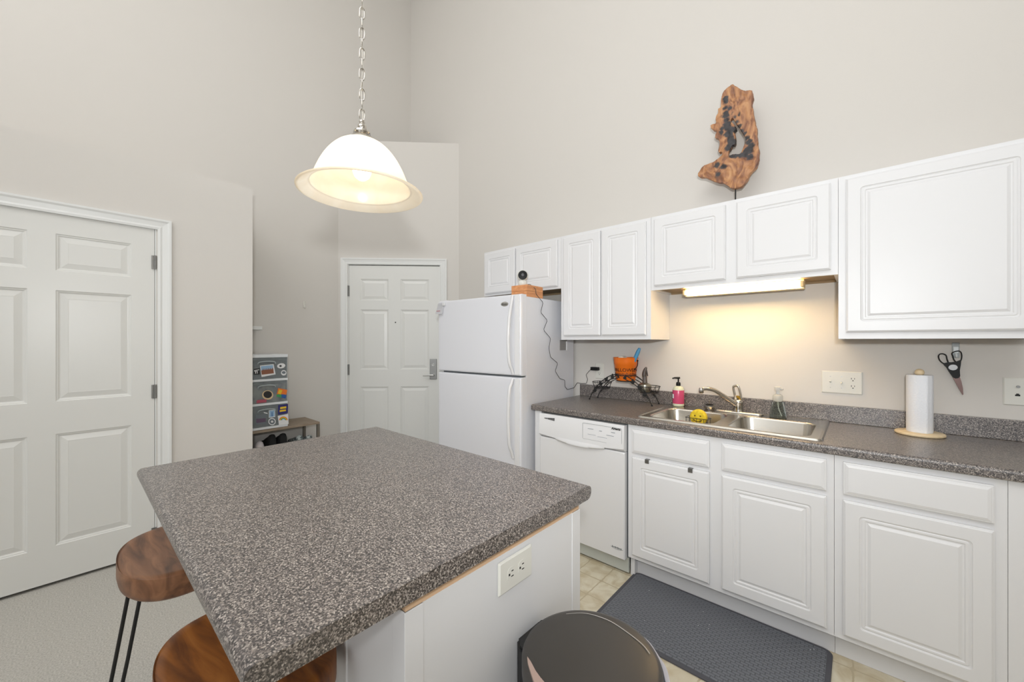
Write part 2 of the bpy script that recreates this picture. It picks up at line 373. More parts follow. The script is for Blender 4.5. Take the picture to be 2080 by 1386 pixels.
bm = B(); cyl(bm, FR_ENTRY(LU, 1.10, 0.003), FR_ENTRY(LU, 1.10, 0.012), 0.014); tube(bm, [FR_ENTRY(LU-0.018, 1.113, 0.016), FR_ENTRY(LU+0.018, 1.093, 0.016)], 0.005, 8)
part('thumb_turn', bm, M_NICKEL, de)
u_, z_ = diag(803, 655)
part('peephole', cyl(B(), FR_ENTRY(u_, z_, -0.01), FR_ENTRY(u_, z_, -0.004), 0.0065, seg=16), M_SLOT, de, 'dark round peephole')
struct('baseboard_left', box(B(), XD, XD+0.012, DY1+0.076, 0.887, 0, 0.085, 0.003), M_TRIM, 'white baseboard right of the closet door', 'baseboard', (XD, 0.5, 0))
struct('baseboard_entry', box(B(), XA, XA+0.012, 0.887, 1.84, 0, 0.085, 0.003), M_TRIM, 'white baseboard behind the shoe bench', 'baseboard', (XA, 1.3, 0))

# ------------------------------------------------------------------ cabinets
def cab_door(x0, x1, z0, z1, y, ins=0.050):
    f = FR_KITCHEN(y); bm = B()
    loops(bm, [(0, 0, .002), (0, .013, .002), (.0035, .0145, .002), (.004, .0165, .002), (.008, .019, .002), (ins, .019, .013), (ins+.002, .0165, .012), (ins+.006, .0145, .010),
               (ins+.010, .0165, .007), (ins+.016, .0165, .003), (ins+.020, .0135, .001), (ins+.024, .0135, .0005), (ins+.034, .0185, .0002)], x0, x1, z0, z1, f)
    loops(bm, [(0, 0, .002)], x0, x1, z0, z1, f); return fix(bm)
def drawer_front(x0, x1, z0, z1, y):
    f = FR_KITCHEN(y); bm = B()
    loops(bm, [(0, 0, .002), (0, .012, .002), (.004, .014, .002), (.006, .014, .002), (.0075, .0155, .002), (.017, .0190, .001)], x0, x1, z0, z1, f)
    loops(bm, [(0, 0, .002)], x0, x1, z0, z1, f); return fix(bm)
def upper(x0, x1, z0, z1, doors, label, side=None, grp='white wall cabinets over the counter'):
    t = thing('wall_cabinet', label, 'cabinet', (x0, 2.41, z0), group=grp); g = 0.0006
    bm = B(); x0 += g; x1 -= g; yf = 2.41; yb = YW-0.001
    box(bm, x0, x0+.016, yf+.019, yb, z0, z1); box(bm, x1-.016, x1, yf+.019, yb, z0, z1); box(bm, x0+.016, x1-.016, yf+.019, yb, z1-.016, z1)
    part('case', bm, M_CAB, t)
    bm = B(); box(bm, x0+.016, x1-.016, yf+.019, yb, z0+.012, z0+.024); box(bm, x0+.016, x1-.016, yb-.016, yb, z0+.0, z0+.012)
    part('bottom_panel', bm, M_UNDER, t, 'bare wood underside')
    bm = B(); box(bm, x0, x0+.036, yf, yf+.019, z0, z1); box(bm, x1-.036, x1, yf, yf+.019, z0, z1)
    box(bm, x0+.036, x1-.036, yf, yf+.019, z0, z0+.036); box(bm, x0+.036, x1-.036, yf, yf+.019, z1-.036, z1)
    if len(doors) == 2:
        mid = (doors[0][1]+doors[1][0])/2; box(bm, mid-.03, mid+.03, yf, yf+.019, z0+.036, z1-.036)
    part('face_frame', bm, M_CAB, t)
    for (a, b, c, d) in doors: part('door', cab_door(a, b, c, d, yf-.0005), M_CAB, t, angle=50)
    return t
upper(-2.462, -1.651, 1.738, 2.12, [(-2.442, -2.094, 1.756, 2.102), (-2.082, -1.677, 1.756, 2.102)], 'short white wall cabinet with two doors, over the refrigerator')
upper(-1.651, -0.975, 1.357, 2.12, [(-1.624, -1.322, 1.385, 2.102), (-1.313, -1.003, 1.385, 2.100)], 'tall white wall cabinet with two narrow doors, over the orange bucket')
upper(-0.975, -0.0755, 1.663, 2.12, [(-0.953, -0.553, 1.687, 2.100), (-0.500, -0.102, 1.687, 2.100)], 'short white wall cabinet with two doors, over the sink light and under the wood sculpture')
upper(-0.0755, 0.534, 1.357, 2.12, [(-0.048, 0.508, 1.387, 2.101)], 'white wall cabinet with one large door, over the paper towels')

YF = 2.1176
def base(x0, x1, fronts, label, blank=False):
    t = thing('base_cabinet', label, 'cabinet', (x0, YF, 0), group='white base cabinets under the counter'); g = 0.0006; x0 += g; x1 -= g
    bm = B(); box(bm, x0, x0+.016, YF+.019, YW-.001, .115, .874); box(bm, x1-.016, x1, YF+.019, YW-.001, .115, .874); box(bm, x0, x1, YF+.019, YW-.001, .115, .131)
    part('case', bm, M_CAB, t)
    bm = B()
    if blank: box(bm, x0, x1, YF, YF+.019, .115, .874)
    else:
        box(bm, x0, x0+.030, YF, YF+.019, .115, .874); box(bm, x1-.030, x1, YF, YF+.019, .115, .874)
        for z0, z1 in ((.115, .150), (.840, .874)): box(bm, x0+.03, x1-.03, YF, YF+.019, z0, z1)
        segs = [(x0+.03, x1-.03)]
        if len(fronts) == 2: m = (fronts[0][1]+fronts[1][0])/2; box(bm, m-.035, m+.035, YF, YF+.019, .150, .840); segs = [(x0+.03, m-.035), (m+.035, x1-.03)]
        for a, b in segs: box(bm, a, b, YF, YF+.019, .685, .728)
    part('face_frame', bm, M_CAB, t)
    for a, b in fronts:
        part('door', cab_door(a, b, .140, .695, YF-.0005), M_CAB, t, angle=50)
        part('drawer_front', drawer_front(a, b, .718, .850, YF-.0005), M_CAB, t, angle=50)
    part('toe_kick', box(B(), x0, x1, 2.191, 2.203, 0, .115), M_CAB, t)
    return t
sinkbase = base(-0.990, -0.0795, [(-0.962, -0.558), (-0.503, -0.104)], 'white base cabinet with two doors and two false drawer fronts, under the sink')
base(-0.0795, 0.3775, [(-0.051, 0.347)], 'white base cabinet with one door and one drawer, right of the sink cabinet')
base(0.3775, 1.20, [], 'plain white blank cabinet panel at the right end of the counter', True)
part('toe_block', box(B(), -.989, -.965, 2.150, 2.1905, 0, .114), M_CAB, sinkbase)
# end panel left of the dishwasher
single('end_panel', box(B(), -1.661, -1.608, 2.112, YW-.001, 0.0, .874, .001), M_CAB, 'narrow white end panel between refrigerator and dishwasher', 'panel', (-1.635, 2.4, 0))

# countertop along the wall (speckled laminate)
def bullnose(y0, y1, z0, z1, front_low=0.0):
    """profile in (y,z): front edge at y0 rounded"""
    r = 0.013; pts = [(y1, z0), (y1, z1)]
    for k in range(7): a = math.radians(90+90*k/6); pts.append((y0+r+r*math.cos(a), z1-r+r*math.sin(a)))
    for k in range(4): a = math.radians(180+90*k/3); pts.append((y0+.006+.006*math.cos(a), z0+.006+.006*math.sin(a)))
    return pts
ct = thing('countertop', 'long dark speckled laminate countertop along the kitchen wall', 'countertop', (-1.68, 2.0926, .876))
CX0, CX1, CZ = -1.680, 1.20, .914
SX0, SX1, SY0, SY1 = -0.905, -0.165, 2.185, 2.565   # hole under the sink bowls
bm = B(); extrude_poly(bm, bullnose(2.0926, SY0, .876, CZ), lambda a, b, d: Vector((d, a, b)), CX0, CX1)
box(bm, CX0, SX0, SY0, YW-.001, .876, CZ); box(bm, SX1, CX1, SY0, YW-.001, .876, CZ); box(bm, SX0, SX1, SY1, YW-.001, .876, CZ)
part('worktop', bm, M_LAM, ct)
bm = B(); box(bm, CX0+.005, CX1, YW-.022, YW-.001, CZ, 1.004, .003); part('backsplash', bm, M_LAM, ct)

# ------------------------------------------------------------------ island
IX0, IX1, IY0, IY1 = -1.8276, -0.6047, 0.1506, 1.0416
it = thing('island_countertop', 'square speckled laminate island top in the foreground', 'countertop', (IX0, IY0, .876))
bm = B(); r = .013; pts = []
for cy, cz, a0, rr in ((IY1, .914, 90, r), (IY0, .914, 180, r), (IY0, .876, 270, .016), (IY1, .876, 0, .016)):
    pass
prof = []
for k in range(9): a = math.radians(0+90*k/8); prof.append((IY1-.016+.016*math.cos(a), .914-.016+.016*math.sin(a)))
for k in range(9): a = math.radians(90+90*k/8); prof.append((IY0+.016+.016*math.cos(a), .914-.016+.016*math.sin(a)))
for k in range(7): a = math.radians(180+90*k/6); prof.append((IY0+.020+.020*math.cos(a), .874+.020+.020*math.sin(a)))
for k in range(7): a = math.radians(270+90*k/6); prof.append((IY1-.020+.020*math.cos(a), .874+.020+.020*math.sin(a)))
extrude_poly(bm, prof, lambda a, b, d: Vector((d, a, b)), IX0, IX1); fix(bm)
part('slab', bm, M_LAM, it, 'speckled slab with rolled edges')
BX0, BX1, BY0, BY1 = -1.60, -0.625, 0.408, 1.012
ic = thing('island_cabinet', 'white island base cabinet with an outlet on its end', 'cabinet', (BX0, BY0, 0))
part('case', box(B(), BX0+.002, BX1-.002, BY0+.002, BY1-.002, 0.0, .845), M_CAB, ic)
for x, y in ((BX1-.042, BY0), (BX1-.042, BY1-.042), (BX0, BY0), (BX0, BY1-.042)): part('corner_trim', box(B(), x, x+.042, y, y+.042, 0, .845, .001), M_CAB, ic)
part('apron_strip', box(B(), BX0+.003, BX1-.003, BY0+.003, BY1-.003, .845, .8735), M_STRIP, ic, 'bare wood strip under the countertop')
for x in (-1.35, -1.10, -0.86): part('batten', box(B(), x, x+.008, BY0-.002, BY0+.003, 0, .844, .001), M_CAB, ic)

# ------------------------------------------------------------------ outlets and switches
def duplex(t, cx, cz, mapf, flip=False):
    for s in (-1, 1):
        c = cz + s*.0195 if not flip else cz; cu = cx if not flip else cx + s*.0195
        pts = []
        for k in range(24):
            a = 2*PI*k/24; ww, hh = (.0165*math.cos(a), .0172*math.sin(a))
            hh = max(-.0135, min(.0135, hh)); pts.append((cu+(hh if flip else ww), c+(ww if flip else hh)))
        rc = part('receptacle', extrude_poly(B(), pts, mapf, .004, .0062), M_PLASTIC, t)
        for (du, dv, hw, hh) in ((-.0062, .003, .0011, .0042), (.0062, .003, .0011, .0035), (0, -.0075, .0024, .0024)):
            if flip: du, dv, hw, hh = dv, du, hh, hw
            part('slot', extrude_poly(B(), [(cu+du-hw, c+dv-hh), (cu+du+hw, c+dv-hh), (cu+du+hw, c+dv+hh), (cu+du-hw, c+dv+hh)], mapf, .006, .0066), M_SLOT, rc)
def plate(u0, u1, v0, v1, mapf):
    bm = B(); loops(bm, [(0, .0003, .003), (0, .002, .003), (.004, .0055, .003)], u0, u1, v0, v1, mapf); loops(bm, [(0, .0003, .003)], u0, u1, v0, v1, mapf); return fix(bm)
def outlet(name, label, cat, u, v, w, h, mapf, loc, flip=False, grp='outlets on the walls and island'):
    t = thing(name, label, cat, loc, group=grp)
    part('cover_plate', plate(u-w/2, u+w/2, v-h/2, v+h/2, mapf), M_PLASTIC, t)
    duplex(t, u, v, mapf, flip)
    return t
fw = FR_KITCHEN(YW)
outlet('wall_outlet', 'white wall outlet behind the iron rack, with a black plug in it', 'outlet', -1.508, 1.116, .072, .118, fw, (-1.508, YW, 1.116))
gp = thing('switch_plate', 'white three-gang plate with two switches and an outlet, between sink and paper towels', 'switch', (-.072, YW, 1.127))
part('cover_plate', plate(-.156, .012, 1.067, 1.186, fw), M_PLASTIC, gp)
duplex(gp, -.026, 1.127, fw)
for u, d in ((-.118, 1), (-.072, -1)):
    bm = B(); extrude_poly(bm, [(u-.005, 1.115), (u+.005, 1.115), (u+.005, 1.139), (u-.005, 1.139)], fw, .005, .0065)
    tube(bm, [fw(u, 1.127, .004), fw(u, 1.127+d*.006, .017)], [.0045, .0035], 8); part('toggle', bm, M_PLASTIC, gp)
for u in (-.118, -.072):
    for z in (1.097, 1.157): part('screw', cyl(B(), fw(u, z, .005), fw(u, z, .0062), .0028, seg=10), M_NICKEL, gp)
jp = thing('jack_plate', 'white wall plate with two small dark jacks at the right edge', 'wall plate', (.512, YW, 1.127))
part('cover_plate', plate(.472, .552, 1.067, 1.188, fw), M_PLASTIC, jp)
part('coax_jack', cyl(B(), fw(.513, 1.149, .004), fw(.513, 1.149, .012), .0055), M_HINGE, jp, 'grey threaded coax jack')
bm = extrude_poly(B(), [(.505, 1.108), (.519, 1.108), (.519, 1.115), (.516, 1.115), (.516, 1.119), (.508, 1.119), (.508, 1.115), (.505, 1.115)], fw, .005, .0062); part('phone_jack', bm, M_SLOT, jp, 'dark phone jack')
fi = FR_LEFT(BX1)
outlet('island_outlet', 'ivory outlet mounted sideways on the island end', 'outlet', .716, .7935, .122, .078, fi, (BX1, .716, .7935), flip=True)

# ------------------------------------------------------------------ sink, faucet and things around it
sk = thing('sink', 'stainless steel double-bowl sink set in the countertop', 'sink', (-.535, 2.42, CZ))
kx0, kx1, ky0, ky1 = -.952, -.118, 2.142, 2.698
zt = .920; bowls = ((-.908, -.566, 2.186, 2.562), (-.506, -.164, 2.186, 2.562))
bm = B(); H = lambda u, v, d: Vector((u, v, d))
o1 = [bm.verts.new(H(u, v, .9145)) for u, v in rrect(kx0, kx1, ky0, ky1, .022, 6)]
o2 = [bm.verts.new(H(u, v, zt+.002)) for u, v in rrect(kx0+.005, kx1-.005, ky0+.005, ky1-.005, .020, 6)]
o3 = [bm.verts.new(H(u, v, zt-.001)) for u, v in rrect(kx0+.015, kx1-.015, ky0+.015, ky1-.015, .016, 6)]
for a, b in ((o1, o2), (o2, o3)):
    for i in range(len(a)): j = (i+1) % len(a); bm.faces.new((a[i], a[j], b[j], b[i]))
edges = [bm.edges.get((o3[i], o3[(i+1) % len(o3)])) for i in range(len(o3))]
inner = []
for (a, b, c, d) in bowls:
    L = [bm.verts.new(H(u, v, zt-.001)) for u, v in rrect(a, b, c, d, .055, 6)]; inner.append(L)
    edges += [bm.edges.new((L[i], L[(i+1) % len(L)])) for i in range(len(L))]
bmesh.ops.triangle_fill(bm, use_beauty=True, use_dissolve=False, edges=edges)
part('rim', bm, M_STEEL, sk)
for (a, b, c, d) in bowls:
    bm = B(); loops(bm, [(0, zt-.001, .055), (.003, zt-.004, .054), (.005, zt-.010, .053), (.016, .78, .05), (.022, .758, .046), (.034, .746, .04), (.05, .742, .035), (.12, .740, .02)], a, b, c, d, H, n=6)
    part('bowl', bm, M_STEEL, sk, angle=75, smooth=True)
    bm = lathe(B(), [(.044, .7425), (.04, .744), (.032, .740), (.012, .738), (0, .738)], ((a+b)/2, (c+d)/2, 0)); part('drain', bm, M_CHROME, sk)
FX, FY = -.540, 2.640
fa = thing('faucet', 'chrome single-lever kitchen faucet behind the sink divider', 'faucet', (FX, FY, zt))
bm = B(); loops(bm, [(0, zt+.0003, .026), (0, zt+.004, .026), (.006, zt+.010, .022), (.02, zt+.011, .008)], FX-.128, FX+.128, FY-.028, FY+.028, H, n=6); part('base_plate', bm, M_CHROME, fa, smooth=True)
bm = lathe(B(), [(0, zt+.008), (.027, zt+.008), (.026, zt+.02), (.024, zt+.055), (.026, zt+.058), (.026, zt+.064), (.024, zt+.072), (.018, zt+.08), (0, zt+.082)], (FX, FY, 0), 28); part('body', bm, M_CHROME, fa)
tip = Vector((-.702, 2.50, 1.045)); SP = Vector((FX-.008, FY-.012, zt+.050))
pth = smooth_path([SP, SP.lerp(tip, .3)+Vector((0, 0, .018)), SP.lerp(tip, .62)+Vector((0, 0, .036)), SP.lerp(tip, .86)+Vector((0, 0, .030)), tip+Vector((0, 0, .016))], 5)
part('spout', tube(B(), pth, [.0155-.005*i/len(pth) for i in range(len(pth))], 14, rz=.8), M_CHROME, fa)
bm = lathe(B(), [(0, -.014), (.011, -.014), (.0135, -.010), (.0135, .012), (.011, .018), (0, .019)], tip+Vector((-.004, -.003, .006)), 20); part('aerator', bm, M_CHROME, fa)
hb = Vector((FX, FY, zt+.074))
def fh(u, v): return hb + Vector((u*.9, -u*.15-v*.10, v))
bm = B(); tube(bm, smooth_path([fh(-.018, -.012), fh(-.020, .03), fh(-.028, .068), fh(-.026, .082), fh(-.010, .087), fh(.002, .083), fh(.012, .05), fh(.020, .0), fh(.020, -.012)], 4), .0065, 10)
extrude_poly(bm, [(-.020, -.014), (.020, -.014), (.018, .012), (.008, .028), (-.006, .030), (-.017, .018)], lambda u, v, d: fh(u, v)+Vector((0, d, 0)), -.010, .010)
part('lever_loop', bm, M_CHROME, fa)
part('index_dot', cyl(B(), fh(0, .010)+Vector((0, -.0105, 0)), fh(0, .010)+Vector((0, -.0125, 0)), .003), M_SLOT, fa, 'dark dot on the lever')

# basket strainer lying on the deck
p = Vector((-.702, 2.652, zt)); st = thing('sink_strainer', 'small metal basket strainer on the sink deck, left of the faucet', 'strainer', (p.x, p.y, zt))
part('basket', lathe(B(), [(0, 0), (.022, 0), (.024, .004), (.029, .016), (.031, .018), (.031, .022), (.004, .020), (0, .02)], (p.x, p.y, zt+.0015), 24), M_NICKEL, st)
part('stopper_disc', lathe(B(), [(0, .026), (.022, .026), (.024, .029), (.02, .032), (0, .034)], (p.x, p.y, zt+.0015), 24), M_BLACK, st, 'dark rubber stopper')
part('knob', lathe(B(), [(.003, .02), (.003, .046), (.006, .048), (.006, .054), (0, .056)], (p.x, p.y, zt+.0015), 12), M_CHROME, st)
bm = B()
for k in range(9): a = 2*PI*k/9; box(bm, p.x+.0272*math.cos(a)-.0015, p.x+.0272*math.cos(a)+.0015, p.y+.0272*math.sin(a)-.0015, p.y+.0272*math.sin(a)+.0015, zt+.007, zt+.014)
part('slots', bm, M_SLOT, st)

# pink hand soap
M_SOAP = mat('pink_soap_label', (196, 74, 112), 0.25); M_CLEARP = mat('clear_plastic', (225, 225, 205), 0.15, Transmission_Weight=0.75, IOR=1.3, Alpha=1)
sx, sy = -.892, 2.655; so = thing('soap_bottle', 'pink hand soap bottle with black pump, on the sink deck corner', 'soap bottle', (sx, sy, zt))
f0 = zt
part('bottle', lathe(B(), [(0, .0005), (.031, .0005), (.035, .004), (.035, .020), (.035, .108), (.033, .118), (.026, .127), (.014, .132), (.012, .134)], (sx, sy, f0), 32), mat('frosted_bottle', (214, 216, 190), 0.3), so, 'frosted pale bottle')
part('soap_label', lathe(B(), [(.0352, .018), (.0356, .019), (.0356, .105), (.0352, .106)], (sx, sy, f0), 40), M_SOAP, so, 'pink wraparound label')
bm = B()
for i in range(7):
    a0 = math.radians(-118-4+(i-3)*6); 
q = [math.radians(-150+i*6) for i in range(6)]
for a, b in zip(q, q[1:]):
    bm.faces.new([bm.verts.new((sx+.0360*math.cos(t), sy+.0360*math.sin(t), f0+z)) for t, z in ((a, .052), (b, .052), (b, .080), (a, .080))])
part('label_patch', fix(bm), M_PAPER, so, 'white patch on the label')
part('pump_collar', lathe(B(), [(0, .133), (.013, .133), (.014, .136), (.0135, .152), (.010, .157), (0, .157)], (sx, sy, f0), 20), M_BLACK, so)
bm = B(); cyl(bm, (sx, sy, f0+.155), (sx, sy, f0+.182), .0045); tube(bm, [(sx+.010, sy+.004, f0+.186), (sx, sy, f0+.184), (sx-.020, sy-.010, f0+.185), (sx-.033, sy-.018, f0+.181)], [.005, .007, .005, .0035], 10)
part('pump_head', bm, M_BLACK, so)

# clear foam soap dispenser
M_GLASS = mat('clear_glass', (235, 242, 240), 0.05, Transmission_Weight=1.0, IOR=1.12)
gx, gy = -.345, 2.650; fd = thing('foam_dispenser', 'empty clear foaming soap dispenser on the deck, right of the faucet', 'soap dispenser', (gx, gy, zt))
part('bottle', lathe(B(), [(0, .001), (.039, .001), (.041, .004), (.030, .078), (.026, .083), (.016, .086), (.012, .086), (.024, .079), (.038, .006), (0, .004)], (gx, gy, zt), 28), M_GLASS, fd)
part('pump_collar', lathe(B(), [(0, .086), (.017, .086), (.024, .092), (.024, .118), (.020, .124), (.012, .128), (0, .128)], (gx, gy, zt), 24), mat('clear_pump', (236, 236, 230), 0.2, Transmission_Weight=0.6, IOR=1.3), fd)
bm = B(); cyl(bm, (gx, gy, zt+.126), (gx, gy, zt+.150), .009); lathe(bm, [(0, .150), (.017, .150), (.017, .168), (.013, .170), (0, .171)], (gx, gy, zt), 20); tube(bm, [(gx, gy, zt+.160), (gx+.026, gy-.014, zt+.158)], [.006, .005], 8)
part('pump_head', bm, mat('clear_pump_head', (240, 240, 236), 0.25, Transmission_Weight=0.45, IOR=1.3), fd)
part('dip_tube', tube(B(), smooth_path([(gx, gy, zt+.086), (gx+.004, gy-.004, zt+.05), (gx+.020, gy-.012, zt+.008)], 4), .0025, 8), M_PLASTIC, fd)

# yellow scrubber in its wire holder
hp = Vector((-.715, 2.345, .80))
hp = atY(1418, 849, 2.40)
wr = thing('wire_sponge_holder', 'dark wire sponge holder inside the left sink bowl', 'sponge holder', (hp.x, 2.40, .742))
bm = B(); zt2 = hp.z; w2 = .062
ring = [Vector((hp.x+sx_*w2, 2.40+sy_*.03, zt2)) for sx_, sy_ in ((-1, -1), (1, -1), (1, 1), (-1, 1))]
rp = []
for i in range(4): a, b = ring[i], ring[(i+1) % 4]; rp += [a.lerp(b, t) for t in (.06, .35, .65, .94)]
tube(bm, rp, .0018, 6, closed=True)
for i in range(7):
    x = hp.x - w2*.92 + 2*w2*.92*i/6
    tube(bm, smooth_path([(x, 2.37, zt2), (x, 2.372, zt2-.05), (x, 2.385, .752), (x, 2.415, .752), (x, 2.428, zt2-.05), (x, 2.43, zt2)], 3), .0013, 5)
tube(bm, [(hp.x-w2, 2.40, .7485), (hp.x+w2, 2.40, .7485)], .002, 6)
for s_ in (-1, 1):
    for yy in (2.385, 2.415): cyl(bm, (hp.x+s_*w2, yy, .7405), (hp.x+s_*w2, yy, .7525), .004, seg=8)
part('wire_frame', bm, M_IRON, wr)
M_SPONGE = ramp_mat('yellow_sponge', 'noise', 60, [(0.3, (214, 176, 30)), (0.7, (240, 214, 62))], 0.9, bump=0.6)
R_s = .053; cz_ = zt2 + .004
spg = thing('round_sponge', 'round yellow smiling sponge standing in the wire holder', 'sponge', (hp.x+.003, 2.40, cz_-R_s))
bm = lathe(B(), [(0, -.019), (.025, -.019), (.040, -.017), (.045, -.011), (.045, .011), (.040, .017), (.025, .019), (0, .019)], (hp.x+.003, 2.40, cz_), 32, Matrix.Rotation(PI/2, 4, 'X'))
part('foam_disc', bm, M_SPONGE, spg)
bm = B()
for dx in (-.015, .015): cyl(bm, (hp.x+.003+dx, 2.40-.0175, cz_+.010), (hp.x+.003+dx, 2.40-.0197, cz_+.010), .0048, seg=12)
tube(bm, [(hp.x+.003+.023*math.cos(a), 2.40-.019, cz_-.005+.018*math.sin(a)) for a in [math.radians(200+i*14) for i in range(11)]], .003, 6)
part('face_holes', bm, mat('sponge_hole', (120, 92, 18), 0.9), spg, 'two round eye holes and a curved mouth')

# over-the-door hooks on the left sink door
for (px, py, lab) in ((1314, 937, 'small grey hook clipped over the left sink door, nearer the dishwasher'), (1402, 956, 'small grey hook clipped over the left sink door, nearer its right corner')):
    q = atY(px, py, 2.0976); bm = B()
    box(bm, q.x-.011, q.x+.011, 2.0965-.0015, 2.0975, .676, .697, .0005); box(bm, q.x-.011, q.x+.011, 2.096, 2.117, .6958, .6972)
    single('over_door_hook', bm, M_HINGE, lab, 'hook', (q.x, 2.0975, .676), group='hooks over the left sink door')

# ------------------------------------------------------------------ under-cabinet light
ul = thing('under_cabinet_light', 'lit fluorescent tube light under the cabinet over the sink', 'light fixture', (-.524, 2.60, 1.64))
lx0, lx1 = -.826, -.219
part('housing', box(B(), lx0, lx1, 2.578, 2.632, 1.627, 1.6745, .003), mat('cream_enamel', (226, 212, 176), 0.4), ul)
M_SOCK = mat('cream_socket', (226, 210, 165), 0.4)
for x in (lx0, lx1-.014): part('lamp_holder', box(B(), x, x+.014, 2.532, 2.580, 1.632, 1.664, .004), M_SOCK, ul)
def emis(name, rgb, st):
    m = bpy.data.materials.new(name); m.use_nodes = True; nt = m.node_tree; nt.nodes.clear()
    e = nt.nodes.new('ShaderNodeEmission'); e.inputs[0].default_value = (*rgb, 1); e.inputs[1].default_value = st
    o_ = nt.nodes.new('ShaderNodeOutputMaterial'); nt.links.new(e.outputs[0], o_.inputs[0]); return m
part('fluorescent_tube', cyl(B(), (lx0+.014, 2.553, 1.648), (lx1-.014, 2.553, 1.648), .0125, seg=20), emis('tube_glow', (1, .70, .34), 70), ul, 'glowing white tube')

# ------------------------------------------------------------------ dishwasher
dw = thing('dishwasher', 'white built-in dishwasher between end panel and sink cabinet', 'dishwasher', (-1.295, 2.09, 0))
dx0, dx1, dy = -1.606, -.993, 2.0935
part('tub', box(B(), dx0+.004, dx1-.004, 2.13, YW-.03, .10, .868), M_GASKET, dw)
bm = B(); loops(bm, [(0, -.03, .004), (0, 0, .004), (.006, .006, .006)], dx0+.003, dx1-.006, .098, .712, FR_KITCHEN(dy)); part('door_panel', bm, M_APPL2, dw)
# control panel with curved lower lip
def cp_low(t): return .733 - .018*math.sin(PI*t)
f = FR_KITCHEN(dy); bm = B(); N = 20; top = []; rows = []
for i in range(N+1):
    t = i/N; u = dx0+.003+(dx1-.006-dx0-.003)*t
    rows.append([bm.verts.new(f(u, z, d)) for z, d in ((.866, -.03), (.866, .004), (.860, .008), (cp_low(t)+.03, .013), (cp_low(t), .016), (cp_low(t)-.004, .010), (.715, -.005), (.715, -.03))])
for a, b in zip(rows, rows[1:]):
    for k in range(len(a)-1): bm.faces.new((a[k], b[k], b[k+1], a[k+1]))
bm.faces.new(rows[0]); bm.faces.new(rows[-1]); part('control_panel', fix(bm), M_APPL2, dw, angle=32, smooth=True)
bm = B(); rows = []
for i in range(N+1):
    t = i/N; u = -1.47+.35*t; dd = .018*math.sin(PI*t)**.7
    rows.append([bm.verts.new(f(u, z, d)) for z, d in ((cp_low(.22+.56*t)+.014, .0125), (cp_low(.22+.56*t)-.004+.002, .014+dd), (cp_low(.22+.56*t)-.008-dd*.3, .012+dd), (cp_low(.22+.56*t)-.012, .004))])
for a, b in zip(rows, rows[1:]):
    for k in range(3): bm.faces.new((a[k], b[k], b[k+1], a[k+1]))
part('pocket_handle', bm, M_APPL2, dw, angle=80, smooth=True)
bm = B()
for i in range(9):
    u = -1.560+i*.0092; h = .003+.0009*i
    box(bm, u, u+.006, dy-.0110, dy-.0080, .838-h*.9, .838+h*.9)
part('vent', bm, M_SLOT, dw, 'row of dark vent slots')
bm = B(); tube(bm, [f(u, v, .0125) for u, v in rrect(-1.268, -1.012, .752, .848, .006, 2)], .0008, 5, closed=True); part('button_outline', bm, M_GASKET, dw)
M_PRT = mat('grey_print', (150, 155, 165), .5)
for (u0, v0, n_, wd) in ((-1.232, .818, 5, .006), (-1.232, .784, 7, .005), (-1.155, .815, 2, .009), (-1.165, .779, 8, .005), (-1.108, .797, 6, .007), (-1.078, .818, 3, .008)):
    bm = B()
    for k in range(n_): box(bm, u0+k*.0078, u0+k*.0078+wd, dy-.0128, dy-.0105, v0-.0012, v0+.0014)
    part('button_print', bm, M_PRT, dw, 'small grey button markings')
part('maker_lettering', text_bm('Amana', .020, Matrix.Translation((-1.077, dy-.0118, .836)) @ M_FACE_MY, shear=.3, bold=.0006), M_SLOT, dw, 'dark italic lettering')
bm = B(); bx, bz = -1.045, .158
for i, hgt in enumerate((.010, .004, .006, .009, .005, .010, .006, .004, .008)):
    box(bm, bx-.030+i*.0068, bx-.030+i*.0068+.0048, dy-.0072, dy-.0058, bz-hgt/2-.001*i*.2, bz+hgt/2)
tube(bm, [f(bx-.038+.076*k/12, bz-.002-.008*math.sin(PI*k/12), .0063) for k in range(13)], .0009, 5)
part('door_badge', bm, M_GASKET, dw, 'small dark badge with a swoosh')
part('toe_panel', box(B(), dx0+.004, dx1-.002, 2.135, 2.150, .012, .098), mat('toe_panel_grey', (188, 192, 186), .5), dw)
bm = B(); box(bm, dx0+.02, dx1-.02, 2.165, 2.19, .0, .03); part('dark_recess', bm, M_TOEDARK, dw)

# ------------------------------------------------------------------ refrigerator
fr = thing('refrigerator', 'white top-freezer refrigerator beside the counter', 'refrigerator', (-1.685, 1.989, 0), math.radians(2.5))
FWD = -.836
def lpart(name, bm, m, parent, label=None, angle=50, smooth=False): return part(name, bm, m, parent, label, world=False, angle=angle, smooth=smooth)
lpart('cabinet', box(B(), FWD+.004, -.004, .066, .700, .02, 1.652, .006), M_APPL, fr)
def FRL(u, v, d): return Vector((u, -d, v))
def fdoor(z0, z1):
    bm = B(); loops(bm, [(0, -.062, .004), (0, -.016, .004), (.003, -.005, .005), (.009, -.001, .006), (.020, .0, .008)], FWD, 0, z0, z1, FRL); return fix(bm)
fz = lpart('freezer_door', fdoor(1.113, 1.664), M_APPL, fr, angle=40); ff = lpart('fresh_food_door', fdoor(.075, 1.102), M_APPL, fr, angle=40)
lpart('gasket', box(B(), FWD+.012, -.012, .050, .067, .09, 1.655), M_GASKET, fr, 'dark gap between the doors')
